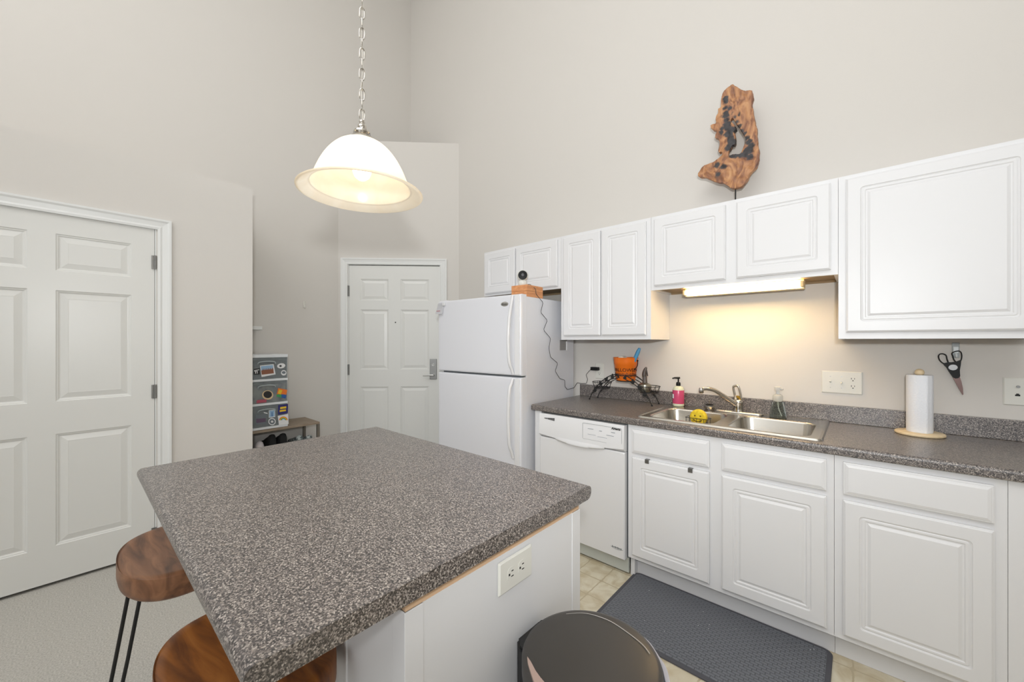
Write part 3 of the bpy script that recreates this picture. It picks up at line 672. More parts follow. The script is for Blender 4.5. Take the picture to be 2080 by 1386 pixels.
def fhandle(z0, z1, zm0, zm1):
    bm = B(); x = -.072
    pts = [(x+.008, z0, .002), (x+.005, z0+(zm0-z0)*.4, .014), (x, zm0, .034), (x-.004, (zm0+zm1)/2, .040), (x, zm1, .034), (x+.004, zm1+(z1-zm1)*.6, .016), (x+.006, z1, .002)]
    P_ = smooth_path([(a, -d, z) for a, z, d in pts], 6)
    tube(bm, P_, .0105, 12, rz=1.0); return bm
lpart('door_handle', fhandle(1.125, 1.655, 1.21, 1.50), M_APPL2, fz); lpart('door_handle', fhandle(.56, 1.092, .66, 1.01), M_APPL2, ff)
bm = B(); box(bm, -.050, -.012, -.006, .002, 1.12, 1.66, .003); lpart('edge_moulding', bm, M_APPL2, fz)
bm = B(); box(bm, -.050, -.012, -.006, .002, .30, 1.096, .003); lpart('edge_moulding', bm, M_APPL2, ff)
bm = lathe(B(), [(0, .0), (.030, .0), (.030, .002), (.027, .0032), (0, .0036)], (-.140, 0, 1.602), 28, Matrix.Rotation(PI/2, 4, 'X') @ Matrix.Diagonal((1.1, .52, 1, 1))); bd = lpart('badge', bm, M_NICKEL, fz, 'oval silver badge')
lpart('badge_lettering', text_bm('Amana', .016, Matrix.Translation((-.163, -.0038, 1.597)) @ M_FACE_MY, shear=.3), M_SLOT, bd, 'dark script lettering')
lpart('kick_grille', box(B(), FWD+.02, -.02, .02, .06, .012, .07, .003), M_APPL2, fr)
lpart('hinge_cover', box(B(), FWD+.02, FWD+.10, .01, .09, 1.652, 1.668, .004), M_APPL2, fr)

# note with magnet on the freezer door
RF = Matrix.Translation((-1.685, 1.989, 0)) @ Matrix.Rotation(math.radians(2.5), 4, 'Z')
np_ = Vector((FWD+.04, -.006, 1.60))
nb = thing('note_pad', 'small white note with red print at the top left of the freezer door', 'note', RF @ Vector((FWD+.055, -.004, 1.56)), math.radians(2.5))
bm = B(); rows = []
for i in range(6):
    t = i/5; z = 1.650-.088*t; o_ = -.0028-.018*t*t
    rows.append([bm.verts.new(RF @ Vector((FWD+.002-.008*t, o_-.006*t, z))), bm.verts.new(RF @ Vector((FWD+.072-.002*t, o_, z)))])
for a, b in zip(rows, rows[1:]): bm.faces.new((a[0], a[1], b[1], b[0]))
bmesh.ops.solidify(bm, geom=bm.faces[:], thickness=.0008); part('sheet', bm, M_PAPER, nb)
bm = B()
for i in range(5): b_ = box(bm, FWD+.008+i*.009, FWD+.014+i*.009, -.0235, -.0215, 1.583, 1.587)
bm.transform(RF); part('red_print', bm, M_RED, nb)
single('magnet_clip', (lambda b_: (b_.transform(RF), b_)[1])(box(B(), FWD+.062, FWD+.090, -.012, -.0005, 1.625, 1.648, .003)), M_APPL2, 'small white magnet beside the note on the freezer door', 'magnet', RF @ Vector((FWD+.075, 0, 1.63)))
# card holder on the fridge side
cs = thing('side_card', 'pale card in a clear sleeve on the side of the refrigerator', 'card', RF @ Vector((.0, .50, 1.27)), math.radians(2.5))
c0 = atX(1139, 690, -1.70).y-1.989; c1 = atX(1154, 690, -1.70).y-1.989
bm = box(B(), -.0035, -.0005, c0, c1, 1.278, 1.356); bm.transform(RF); part('sleeve', bm, mat('grey_card', (150, 148, 146), .4), cs)
bm = box(B(), -.0005, .006, c1-.012, c1, 1.275, 1.345); bm.transform(RF); part('white_edge', bm, M_PAPER, cs)

# wooden blocks, camera and cord on top of the fridge
FT = 1.6525
bl = []
def block(x0, x1, y0, y1, z0, z1, lab):
    bm = box(B(), x0, x1, y0, y1, z0, z1, .0015); bm.transform(RF)
    return single('wooden_block', bm, M_WOODB, lab, 'wooden block', RF @ Vector(((x0+x1)/2, (y0+y1)/2, z0)), group='wooden blocks stacked on the refrigerator')
block(-.150, -.012, .085, .275, FT, FT+.040, 'long tan wooden block at the bottom of the stack on the refrigerator')
block(-.150, -.012, .085, .148, FT+.041, FT+.083, 'tan wooden block on the top layer, nearest the freezer door')
block(-.150, -.012, .150, .212, FT+.041, FT+.083, 'tan wooden block in the middle of the top layer, under the cord')
block(-.150, -.012, .214, .275, FT+.041, FT+.083, 'tan wooden block on the top layer, nearest the wall')
kc = RF @ Vector((-.080, .125, FT+.0835))
sc = thing('security_camera', 'small white security camera with black round face, on the wooden blocks', 'camera', kc)
part('base', lathe(B(), [(0, 0), (.028, 0), (.031, .003), (.030, .030), (.026, .036), (0, .037)], kc, 28), M_PLASTIC, sc)
hc = kc+Vector((0, 0, .070)); bm = B(); bmesh.ops.create_uvsphere(bm, u_segments=28, v_segments=18, radius=.040, matrix=Matrix.Translation(hc)); part('head', bm, M_PLASTIC, sc, smooth=True)
d_ = (Vector((0, 0, CAM_Z))-hc); d_.z = 0; d_.normalize(); Mf = Matrix.Translation(hc) @ d_.to_track_quat('Z', 'Y').to_matrix().to_4x4()
part('face_ring', lathe(B(), [(.030, .024), (.032, .030), (.030, .037), (0, .0425)], (0, 0, 0), 28, Mf), M_BLACK, sc, 'black glossy face')
part('lens', lathe(B(), [(.010, .038), (.010, .043), (.006, .0445), (0, .045)], (0, 0, 0), 20, Mf), mat('lens_grey', (84, 84, 88), .35), sc)
# cord: over the blocks, down the fridge side, along the wall to the plug
zpx = lambda a, b: (860+a*.2381, 530+b*.2381)
pts = [kc+Vector((.026, .010, .006)), kc+Vector((.050, .018, .008)), RF @ Vector((-.004, .175, FT+.06))]
side = [(955, 285), (1018, 355), (997, 440), (1057, 508), (1022, 590), (1086, 660), (1072, 745), (1085, 820), (1152, 875), (1128, 940), (1170, 1005), (1215, 1018), (1218, 1075), (1240, 1100), (1300, 1084)]
for a, b in side:
    px, py = zpx(a, b); q = atX(px, py, -1.695); yl = q.y-1.989; pts.append(RF @ Vector((.004, min(yl, .690), q.z)))
wl = [(1312, 1040), (1345, 1046), (1390, 1046), (1401, 1012), (1387, 972), (1428, 925)]
for a, b in wl: px, py = zpx(a, b); q = atY(px, py, YW-.006); pts.append(q)
plug = atY(1204, 749, YW-.02); pts.append(Vector((plug.x-.012, YW-.02, plug.z)))
out = [Vector(pts[0])]
for a, b in zip(pts, pts[1:]): out += [Vector(a).lerp(Vector(b), .10), Vector(a).lerp(Vector(b), .90)]
out.append(Vector(pts[-1]))
pcd = part('power_cord', tube(B(), out, .0019, 6), M_CORD, sc, 'thin black kinked cord down the refrigerator side to the outlet')
part('power_plug', box(B(), plug.x-.014, plug.x+.052, YW-.034, YW-.0068, plug.z-.013, plug.z+.013, .003), M_BLACK, pcd, 'black plug')

# ------------------------------------------------------------------ iron rack, bucket, mill
rk = thing('iron_rack', 'black wrought iron arched plant rack with leaves, on the counter', 'plant rack', (-1.265, 2.62, CZ))
bm = B(); RX0, RX1 = -1.500, -1.030; RYF, RYB = 2.560, 2.680
def arc(t, y, lift=0.0): x = RX0+(RX1-RX0)*t; return Vector((x, y, CZ+.0048+(.196+lift)*math.sin(PI*t)**.75))
for y in (RYF, RYB):
    tube(bm, [arc(i/28, y) for i in range(29)], .0032, 7)
    tube(bm, [arc(.06+.88*i/24, y, -.022)-Vector((0, 0, .006)) for i in range(25)], .0026, 7)
    for t in (0.0, 1.0): 
        q = arc(t, y); cyl(bm, q-Vector((0, 0, .004)), q+Vector((0, 0, .004)), .006, seg=8)
part('arch_frame', bm, M_IRON, rk)
def ringp(cx, cy, z, r): return [(cx+r*math.cos(a), cy+r*math.sin(a), z) for a in [2*PI*i/24 for i in range(24)]]
for (cx, z, r_) in ((-1.430, 1.045, .070), (-1.245, 1.108, .074), (-1.072, 1.040, .070)):
    bm = B(); tube(bm, ringp(cx, 2.62, z, r_), .0025, 6, True); tube(bm, ringp(cx, 2.62, z-.042, r_*.82), .0025, 6, True)
    for k in range(10):
        a = 2*PI*k/10; b2 = a+.3; tube(bm, [(cx+r_*math.cos(a), 2.62+r_*math.sin(a), z), (cx+r_*.82*math.cos(b2), 2.62+r_*.82*math.sin(b2), z-.042)], .0015, 5)
    for k in (-.03, 0, .03): tube(bm, [(cx-r_*.75, 2.62+k, z-.042), (cx+r_*.75, 2.62+k, z-.042)], .0016, 5)
    part('pot_ring', bm, M_IRON, rk)
for i, t in enumerate((.10, .20, .30, .40, .5, .6, .72, .82, .90)):
    c = arc(t, RYF-.004) - Vector((0, 0, .010)); a = .6*math.sin(i*2.1); s_ = .018
    pts = [(0, -1.0), (.55, -.7), (.9, -.1), (.5, .1), (.35, .75), (0, 1.1), (-.35, .75), (-.5, .1), (-.9, -.1), (-.55, -.7)]
    bm = extrude_poly(B(), [(u*math.cos(a)-v*math.sin(a), u*math.sin(a)+v*math.cos(a)) for u, v in pts], lambda u, v, d: c+Vector((u*s_, -d-abs(u)*.003, v*s_)), -.001, .001)
    part('leaf', bm, M_IRON, rk)
# orange bucket
M_ORANGE = mat('orange_tin', (226, 112, 22), 0.35); bx, by, bz = -1.243, 2.62, 1.0705
bk = thing('bucket', 'orange bucket with black lettering, standing in the middle ring of the iron rack', 'bucket', (bx, by, bz))
part('shell', lathe(B(), [(0, 0), (.064, 0), (.066, .003), (.079, .110), (.081, .112), (.082, .135), (.086, .158), (.087, .161), (.084, .161), (.078, .112), (.062, .006), (0, .004)], (bx, by, bz), 40), M_ORANGE, bk)
def wrapped(bmx, cx, cy, rad, ang):
    for v in bmx.verts:
        u, d = v.co.x, v.co.z; a = ang + u/rad; rr = rad + d + (v.co.y)*.12
        z = v.co.y; v.co = Vector((cx+rr*math.cos(a), cy+rr*math.sin(a), bz+.064+z))
    return bmx
tb = text_bm('HALLOWEEN', .034, Matrix(), ext=.0006); aw = -PI/2-.95; wrapped(tb, bx, by, .0745, aw); part('bucket_lettering', tb, M_BLACK, bk, 'black lettering around the bucket')
bm = B()
for k in range(26):
    a = -PI*.98+k*.125; h_ = .02+.012*random.random(); rr = .0725
    box(bm, -.0016, .0016, -.0006, .0008, 0, h_); 
    vs_ = bm.verts[-0:] 
bm.free(); bm = B()
for k in range(26):
    a = -PI*.98+k*.125; h_ = .016+.014*random.random(); b3 = box(B(), -.0020, .0020, -.0008, .0008, 0, h_); b3.transform(Matrix.Translation((bx+.0722*math.cos(a), by+.0722*math.sin(a), bz+.030)) @ Matrix.Rotation(a+PI/2, 4, 'Z'))
    me = bpy.data.meshes.new('t'); b3.to_mesh(me); bm.from_mesh(me); b3.free(); bpy.data.meshes.remove(me)
part('printed_fence', bm, mat('dark_brown_print', (70, 34, 14), .5), bk, 'dark printed band below the lettering')
bm = B(); 
for s_ in (-1, 1): bmesh.ops.create_uvsphere(bm, u_segments=10, v_segments=8, radius=.006, matrix=Matrix.Translation((bx+s_*.088, by, bz+.140)))
tube(bm, smooth_path([(bx+.089, by, bz+.140), (bx+.094, by-.020, bz+.105), (bx+.086, by-.052, bz+.078), (bx+.06, by-.073, bz+.062), (bx, by-.092, bz+.052)][:3], 4), .003, 8)
part('bail_handle', bm, M_BLACK, bk)
part('white_contents', box(B(), bx-.045, bx-.005, by-.03, by+.03, bz+.02, bz+.170, .008), mat('translucent_white', (226, 218, 206), .4), bk)
q0, q1 = Vector((bx+.052, by-.02, bz+.10)), Vector((bx+.108, by-.012, bz+.228))
br = thing('dish_brush', 'blue handled brush standing in the orange bucket', 'brush', q0)
part('handle', tube(B(), [q0, q0.lerp(q1, .3), q0.lerp(q1, .8), q1], [.010, .013, .0135, .009], 12), mat('blue_plastic', (74, 152, 200), .35), br)
part('shaft', tube(B(), [q0.lerp(q1, -.6), q0], .005, 8), mat('blue_plastic_dark', (60, 130, 180), .4), br)
# metal bottle / mill in the right ring
mx_, my_, mz_ = -1.095, 2.60, 1.001
ml = thing('oil_mister', 'squat metal bottle with a dark trigger top, in the right ring of the iron rack', 'bottle', (mx_, my_, mz_))
part('body', lathe(B(), [(0, 0), (.034, 0), (.040, .012), (.044, .035), (.040, .052), (.022, .060), (.016, .063), (0, .064)], (mx_, my_, mz_), 28), mat('dull_metal', (150, 146, 134), .3, .9), ml)
part('neck', lathe(B(), [(0, .06), (.017, .06), (.015, .085), (.014, .105), (0, .108)], (mx_, my_, mz_), 18), mat('smoky_plastic', (84, 76, 72), .3), ml)
bm = tube(B(), smooth_path([(mx_-.002, my_, mz_+.10), (mx_-.004, my_, mz_+.125), (mx_+.002, my_, mz_+.150), (mx_+.012, my_, mz_+.168)], 3), [.014, .015, .0155, .015, .014, .013, .012, .010, .008, .005], 10)
tube(bm, [(mx_+.010, my_, mz_+.150), (mx_+.016, my_, mz_+.125), (mx_+.020, my_, mz_+.108)], [.006, .005, .003], 8)
part('trigger_head', bm, mat('smoky_plastic_2', (74, 66, 62), .25), ml)

# ------------------------------------------------------------------ paper towels, scissors, hook
tx, ty = .192, 2.560
bm_ = (atZ(1815, 872, CZ), atZ(1913, 885, CZ)); tx = (bm_[0].x+bm_[1].x)/2+.004; ty = 2.605
ph = thing('paper_towel_holder', 'pale wooden paper towel stand on the counter', 'paper towel holder', (tx, ty, CZ))
part('base', lathe(B(), [(0, .0005), (.080, .0005), (.084, .004), (.084, .010), (.080, .014), (0, .014)], (tx, ty, CZ), 44), M_PALEWOOD, ph)
part('dowel', cyl(B(), (tx, ty, CZ+.012), (tx, ty, CZ+.285), .008), M_PALEWOOD, ph)
bm = B(); bmesh.ops.create_uvsphere(bm, u_segments=20, v_segments=14, radius=.0165, matrix=Matrix.Translation((tx, ty, CZ+.288))); part('knob', bm, M_PALEWOOD, ph, smooth=True)
bm = B(); prof = []; n_ = 60; rb = .0445
rings = []
for z in (CZ+.0145, CZ+.020, CZ+.272, CZ+.277):
    ring = []
    for i in range(n_):
        a = 2*PI*i/n_; rr = rb + .004*math.exp(-((a-5.15)/.16)**2) - (.0015 if z in (CZ+.0145, CZ+.277) else 0)
        ring.append(bm.verts.new((tx+rr*math.cos(a), ty+rr*math.sin(a), z)))
    rings.append(ring)
for a, b in zip(rings, rings[1:]):
    for i in range(n_): j = (i+1) % n_; bm.faces.new((a[i], a[j], b[j], b[i]))
cin = [[bm.verts.new((tx+.02*math.cos(2*PI*i/n_), ty+.02*math.sin(2*PI*i/n_), z)) for i in range(n_)] for z in (CZ+.277, CZ+.0145)]
for a, b in ((rings[-1], cin[0]), (cin[0], cin[1]), (cin[1], rings[0])):
    for i in range(n_): j = (i+1) % n_; bm.faces.new((a[i], a[j], b[j], b[i]))
single('paper_towel_roll', bm, mat('paper_towel', (232, 234, 238), 0.95, bump=(140, .6, .003), spec=.1), 'white paper towel roll on the wooden stand', 'paper towels', (tx, ty, CZ+.0145), smooth=True)

hk = thing('adhesive_hook', 'clear adhesive hook on the wall holding the scissors', 'hook', (.334, YW, 1.30))
hk0 = atY(1941, 706, YW)
part('backing', box(B(), hk0.x-.012, hk0.x+.012, YW-.004, YW-.0005, 1.268, 1.340, .002), mat('clear_strip', (205, 212, 212), .2, Transmission_Weight=.5), hk)
bm = B(); box(bm, hk0.x-.009, hk0.x+.009, YW-.012, YW-.004, 1.290, 1.322, .003); tube(bm, smooth_path([(hk0.x, YW-.010, 1.292), (hk0.x, YW-.014, 1.276), (hk0.x, YW-.022, 1.274), (hk0.x, YW-.026, 1.286)], 3), .003, 8)
part('hook', bm, mat('white_hook', (228, 234, 236), .25), hk)
spx = lambda a, b: atY(1870+a*.1299, 680+b*.1299, YW-.016)
ss = thing('scissors', 'black handled kitchen scissors hanging from the clear hook', 'scissors', spx(540, 260))
def sc_loop(pts, r): return smooth_path([spx(*p) for p in pts+[pts[0]]], 4)[:-1]
bm = B(); tube(bm, sc_loop([(345, 298), (395, 320), (412, 380), (430, 440), (395, 458), (340, 440), (295, 395), (280, 340), (300, 305)], 0), .0024, 8, True)
part('left_grip', bm, M_BLACK, ss)
bm = B(); tube(bm, sc_loop([(545, 262), (610, 258), (640, 300), (640, 370), (615, 425), (570, 435), (525, 400), (505, 340), (490, 290)], 0), .0024, 8, True)
part('right_grip', bm, M_BLACK, ss)
def spoly(bm, pts, d0, d1): return extrude_poly(bm, pts, lambda a, b, d: spx(a, b)+Vector((0, -d, 0)), d0, d1)
bm = B(); spoly(bm, [(345, 452), (430, 430), (478, 432), (540, 425), (636, 390), (628, 470), (612, 560), (618, 650), (590, 680), (545, 686), (505, 670), (450, 590), (400, 510)][::1], -.003, .003)
part('handle_body', bm, M_BLACK, ss)
el = [(505+72*math.cos(a), 512+44*math.sin(a)) for a in [2*PI*i/24 for i in range(24)]]
part('jar_opener', spoly(B(), el, .0028, .0042), mat('steel_grey', (150, 150, 150), .35, .7), ss, 'grey oval centre')
part('blade', spoly(B(), [(505, 670), (560, 684), (612, 660), (640, 740), (662, 840), (668, 935), (655, 945), (600, 850), (545, 750)], -.0012, .0012), mat('blade_steel', (110, 90, 86), .35, .9), ss)

# ------------------------------------------------------------------ wood sculpture
def sp2(a, b): q = atY(1380+a*.202, 140+b*.202, 2.575); return (q.x, q.z)
OUT = [(535,150),(585,175),(620,205),(665,215),(715,208),(738,212),(742,250),(745,290),(730,340),(728,380),(745,400),(748,450),(762,500),(765,545),(780,580),(782,640),(790,700),(792,770),(805,820),(805,880),(798,930),(775,990),(740,1020),(700,1060),(690,1100),(660,1150),(620,1185),(560,1203),(510,1195),(470,1170),(435,1145),(390,1145),(330,1125),(295,1105),(250,1090),(210,1095),(185,1075),(180,1050),(215,1000),(250,965),(290,950),(340,930),(390,895),(428,860),(420,830),(395,845),(385,820),(400,770),(395,710),(355,690),(355,660),(375,630),(345,615),(310,595),(305,565),(330,550),(365,545),(358,510),(365,470),(385,440),(385,400),(410,385),(415,320),(425,250),(450,210),(490,175)]
HOLE = [(508,478),(540,505),(575,560),(620,620),(655,680),(655,740),(640,790),(605,850),(540,855),(500,868),(495,835),(520,790),(535,760),(545,770),(565,750),(568,700),(560,650),(545,625),(575,605),(560,570),(525,530)]
bm = B(); Lo = [bm.verts.new((sp2(*p)[0], 2.575, sp2(*p)[1])) for p in OUT]; Lh = [bm.verts.new((sp2(*p)[0], 2.575, sp2(*p)[1])) for p in HOLE]
es = [bm.edges.new((L[i], L[(i+1) % len(L)])) for L in (Lo, Lh) for i in range(len(L))]
bmesh.ops.triangle_fill(bm, use_beauty=True, edges=es)
g = bmesh.ops.extrude_face_region(bm, geom=bm.faces[:]); bmesh.ops.translate(bm, verts=[v for v in g['geom'] if isinstance(v, bmesh.types.BMVert)], vec=(0, .038, 0))
def sculpt_mat():
    m = ramp_mat('burl_wood', 'noise', 9, [(0.28, (92, 56, 40)), (0.42, (140, 92, 62)), (0.55, (178, 126, 84)), (0.75, (204, 156, 108))], 0.42, stretch=(1.6, 1, .8), detail=8, distort=2.5, bump=.15)
    nt = m.node_tree; b = nt.nodes['Principled BSDF']; src = b.inputs['Base Color'].links[0].from_socket
    tc = nt.nodes.new('ShaderNodeTexCoord'); nz = nt.nodes.new('ShaderNodeTexNoise'); nz.inputs['Scale'].default_value = 28; nz.inputs['Detail'].default_value = 5
    nt.links.new(tc.outputs['Object'], nz.inputs['Vector']); acc = None
    def seg_(p, q, n_, r_): return [(p[0]+(q[0]-p[0])*k/(n_-1), p[1]+(q[1]-p[1])*k/(n_-1), r_) for k in range(n_)]
    CH = seg_((465, 330), (470, 440), 3, .010) + seg_((470, 470), (490, 590), 4, .015) + seg_((430, 600), (560, 605), 4, .009) + seg_((490, 650), (530, 740), 3, .017) + seg_((500, 770), (490, 800), 2, .010)
    CH += seg_((500, 400), (560, 480), 3, .006) + seg_((580, 530), (650, 660), 4, .006) + seg_((665, 700), (720, 770), 3, .013) + [(700, 810, .017), (660, 850, .012)] + seg_((520, 868), (620, 866), 3, .007) + [(715, 880, .006), (420, 632, .007), (380, 960, .009), (440, 985, .011), (380, 1060, .010), (460, 290, .006), (600, 455, .005)]
    for (a, b_, r_) in CH:
        x, z = sp2(a, b_); d = nt.nodes.new('ShaderNodeVectorMath'); d.operation = 'DISTANCE'; d.inputs[1].default_value = (x-SCX, .0, z-SCZ)
        mp = nt.nodes.new('ShaderNodeVectorMath'); mp.operation = 'MULTIPLY'; mp.inputs[1].default_value = (1, 0, 1); nt.links.new(tc.outputs['Object'], mp.inputs[0]); nt.links.new(mp.outputs[0], d.inputs[0])
        s_ = nt.nodes.new('ShaderNodeMath'); s_.operation = 'SUBTRACT'; s_.inputs[1].default_value = r_+.006; nt.links.new(d.outputs['Value'], s_.inputs[0])
        if acc is None: acc = s_.outputs[0]
        else: mn = nt.nodes.new('ShaderNodeMath'); mn.operation = 'MINIMUM'; nt.links.new(acc, mn.inputs[0]); nt.links.new(s_.outputs[0], mn.inputs[1]); acc = mn.outputs[0]
    ad = nt.nodes.new('ShaderNodeMath'); ad.operation = 'MULTIPLY_ADD'; ad.inputs[1].default_value = .05; nt.links.new(nz.outputs['Fac'], ad.inputs[0]); nt.links.new(acc, ad.inputs[2])
    mr = nt.nodes.new('ShaderNodeMapRange'); mr.inputs[1].default_value = .020; mr.inputs[2].default_value = .030; mr.inputs[3].default_value = 1; mr.inputs[4].default_value = 0; nt.links.new(ad.outputs[0], mr.inputs[0])
    mx = nt.nodes.new('ShaderNodeMix'); mx.data_type = 'RGBA'; nt.links.new(mr.outputs[0], mx.inputs[0]); nt.links.new(src, mx.inputs[6]); mx.inputs[7].default_value = (*lin((46, 42, 44)), 1)
    nt.links.new(mx.outputs[2], b.inputs['Base Color']); return m
SCX, SCZ = sp2(555, 1300)[0], 2.1205
scu = thing('wood_sculpture', 'carved live-edge wood sculpture on a dark rod, on top of the cabinets', 'sculpture', (SCX, 2.60, SCZ))
sb = part('carved_slab', bm, sculpt_mat(), scu, 'polished brown wood with charred hollow')
rm = sb.modifiers.new('remesh', 'REMESH'); rm.mode = 'VOXEL'; rm.voxel_size = .0035; rm.use_smooth_shade = True
tx_ = bpy.data.textures.new('relief', 'CLOUDS'); tx_.noise_scale = .035
dm = sb.modifiers.new('relief', 'DISPLACE'); dm.texture = tx_; dm.strength = .009; dm.mid_level = .70; dm.texture_coords = 'LOCAL'
sm = sb.modifiers.new('soften', 'SMOOTH'); sm.factor = .5; sm.iterations = 3
part('rod', cyl(B(), (SCX, 2.60, SCZ+.010), (SCX, 2.60, sp2(555, 1180)[1]), .0035), M_IRON, scu)
part('stand_base', box(B(), SCX-.05, SCX+.05, 2.56, 2.64, SCZ, SCZ+.015, .002), M_IRON, scu)

# ------------------------------------------------------------------ pendant lamp
PX_, PY_ = -1.2625, .6575; RZ = 1.845
pn = thing('pendant_lamp', 'frosted glass dome pendant lamp on a silver chain above the island', 'pendant lamp', (PX_, PY_, RZ))
def shade_mat():
    m = bpy.data.materials.new('frosted_shade'); m.use_nodes = True; nt = m.node_tree; nt.nodes.clear()
    o_ = nt.nodes.new('ShaderNodeOutputMaterial'); tr = nt.nodes.new('ShaderNodeBsdfTranslucent'); df = nt.nodes.new('ShaderNodeBsdfDiffuse'); gl = nt.nodes.new('ShaderNodeBsdfGlossy')
    tc = nt.nodes.new('ShaderNodeTexCoord'); nz = nt.nodes.new('ShaderNodeTexNoise'); nz.inputs['Scale'].default_value = 7; nz.inputs['Detail'].default_value = 4; nz.inputs['Distortion'].default_value = 1.5
    cr = nt.nodes.new('ShaderNodeValToRGB'); cr.color_ramp.elements[0].position = .35; cr.color_ramp.elements[0].color = (.90, .81, .67, 1); cr.color_ramp.elements[1].position = .65; cr.color_ramp.elements[1].color = (.94, .87, .75, 1)
    nt.links.new(tc.outputs['Object'], nz.inputs['Vector']); nt.links.new(nz.outputs['Fac'], cr.inputs['Fac'])
    nt.links.new(cr.outputs[0], tr.inputs[0]); nt.links.new(cr.outputs[0], df.inputs[0]); gl.inputs['Roughness'].default_value = .25
    a = nt.nodes.new('ShaderNodeMixShader'); a.inputs[0].default_value = .30; nt.links.new(tr.outputs[0], a.inputs[1]); nt.links.new(df.outputs[0], a.inputs[2])
    b = nt.nodes.new('ShaderNodeMixShader'); b.inputs[0].default_value = .04; nt.links.new(a.outputs[0], b.inputs[1]); nt.links.new(gl.outputs[0], b.inputs[2]); nt.links.new(b.outputs[0], o_.inputs[0]); return m
prof = [(.028, .182), (.050, .176), (.080, .158), (.108, .128), (.130, .092), (.146, .056), (.154, .030), (.158, .020), (.163, .019), (.170, .013), (.180, .006), (.190, .001), (.196, 0.0), (.200, .001), (.201, .004), (.198, .006)]
part('shade', lathe(B(), [(q.x, q.z) for q in smooth_path([(a, 0, b) for a, b in prof], 5)], (PX_, PY_, RZ), 96), shade_mat(), pn, 'frosted cream glass dome with a flared rim', angle=60)
part('fitter_cap', lathe(B(), [(0, .250), (.007, .250), (.010, .244), (.008, .238), (.014, .232), (.015, .222), (.010, .215), (.026, .212), (.028, .205), (.022, .200), (.036, .190), (.044, .182), (.046, .178), (.02, .180)], (PX_, PY_, RZ), 32), M_CHROME, pn)
part('socket', cyl(B(), (PX_, PY_, RZ+.132), (PX_, PY_, RZ+.180), .018), M_NICKEL, pn)
bm = lathe(B(), [(0, -.004), (.012, -.001), (.023, .008), (.029, .022), (.030, .034), (.026, .05), (.018, .066), (.014, .075), (.013, .085)], (PX_, PY_, RZ+.050), 28); part('bulb', bm, emis('bulb_glow', (1, .86, .62), 40), pn, 'glowing white bulb')
def link_bm(c, ang, L=.043, W_=.016, wr_=.0018):
    pts = []
    for i in range(20):
        a = 2*PI*i/20; u = W_/2*math.cos(a); v = (L-W_)/2*(1 if math.sin(a) > 0 else -1)*(abs(math.sin(a))**.35 if abs(math.sin(a)) < 1 else 1) + W_/2*math.sin(a)*.9
        pts.append(c+Vector((u*math.cos(ang), u*math.sin(ang), v)))
    return pts
z = RZ+.268; k = 0
while z < 2.95:
    part('chain_link', tube(B(), link_bm(Vector((PX_, PY_, z)), 1.12+k*PI/2), .0019, 7, True), M_CHROME, pn); z += .0345; k += 1
bm = B()
while z < ZC-.09:
    tube(bm, link_bm(Vector((PX_, PY_, z)), 1.12+k*PI/2), .0019, 5, True); z += .0345; k += 1
uc = part('upper_chain', bm, M_CHROME, pn, 'rest of the silver chain up to the ceiling'); uc['kind'] = 'stuff'
part('lamp_wire', tube(B(), [(PX_+.003*math.sin(i*1.3), PY_+.003*math.cos(i*1.3), RZ+.25+(ZC-.02-RZ-.25)*i/90) for i in range(91)], .0013, 5), mat('silver_wire', (190, 186, 176), .4), pn)
part('canopy', lathe(B(), [(0, -.09), (.01, -.085), (.03, -.05), (.06, -.02), (.065, 0), (0, 0)], (PX_, PY_, ZC-.001), 28), M_CHROME, pn)
pl = bpy.data.lights.new('pendant_bulb_light', 'POINT'); pl.energy = 5.5; pl.color = (1, .87, .66); pl.shadow_soft_size = .032
plo = bpy.data.objects.new('pendant_bulb_light', pl); C.objects.link(plo); plo.location = (PX_, PY_, RZ+.060); plo.visible_camera = False
plo.location = (PX_, PY_, RZ+.082)

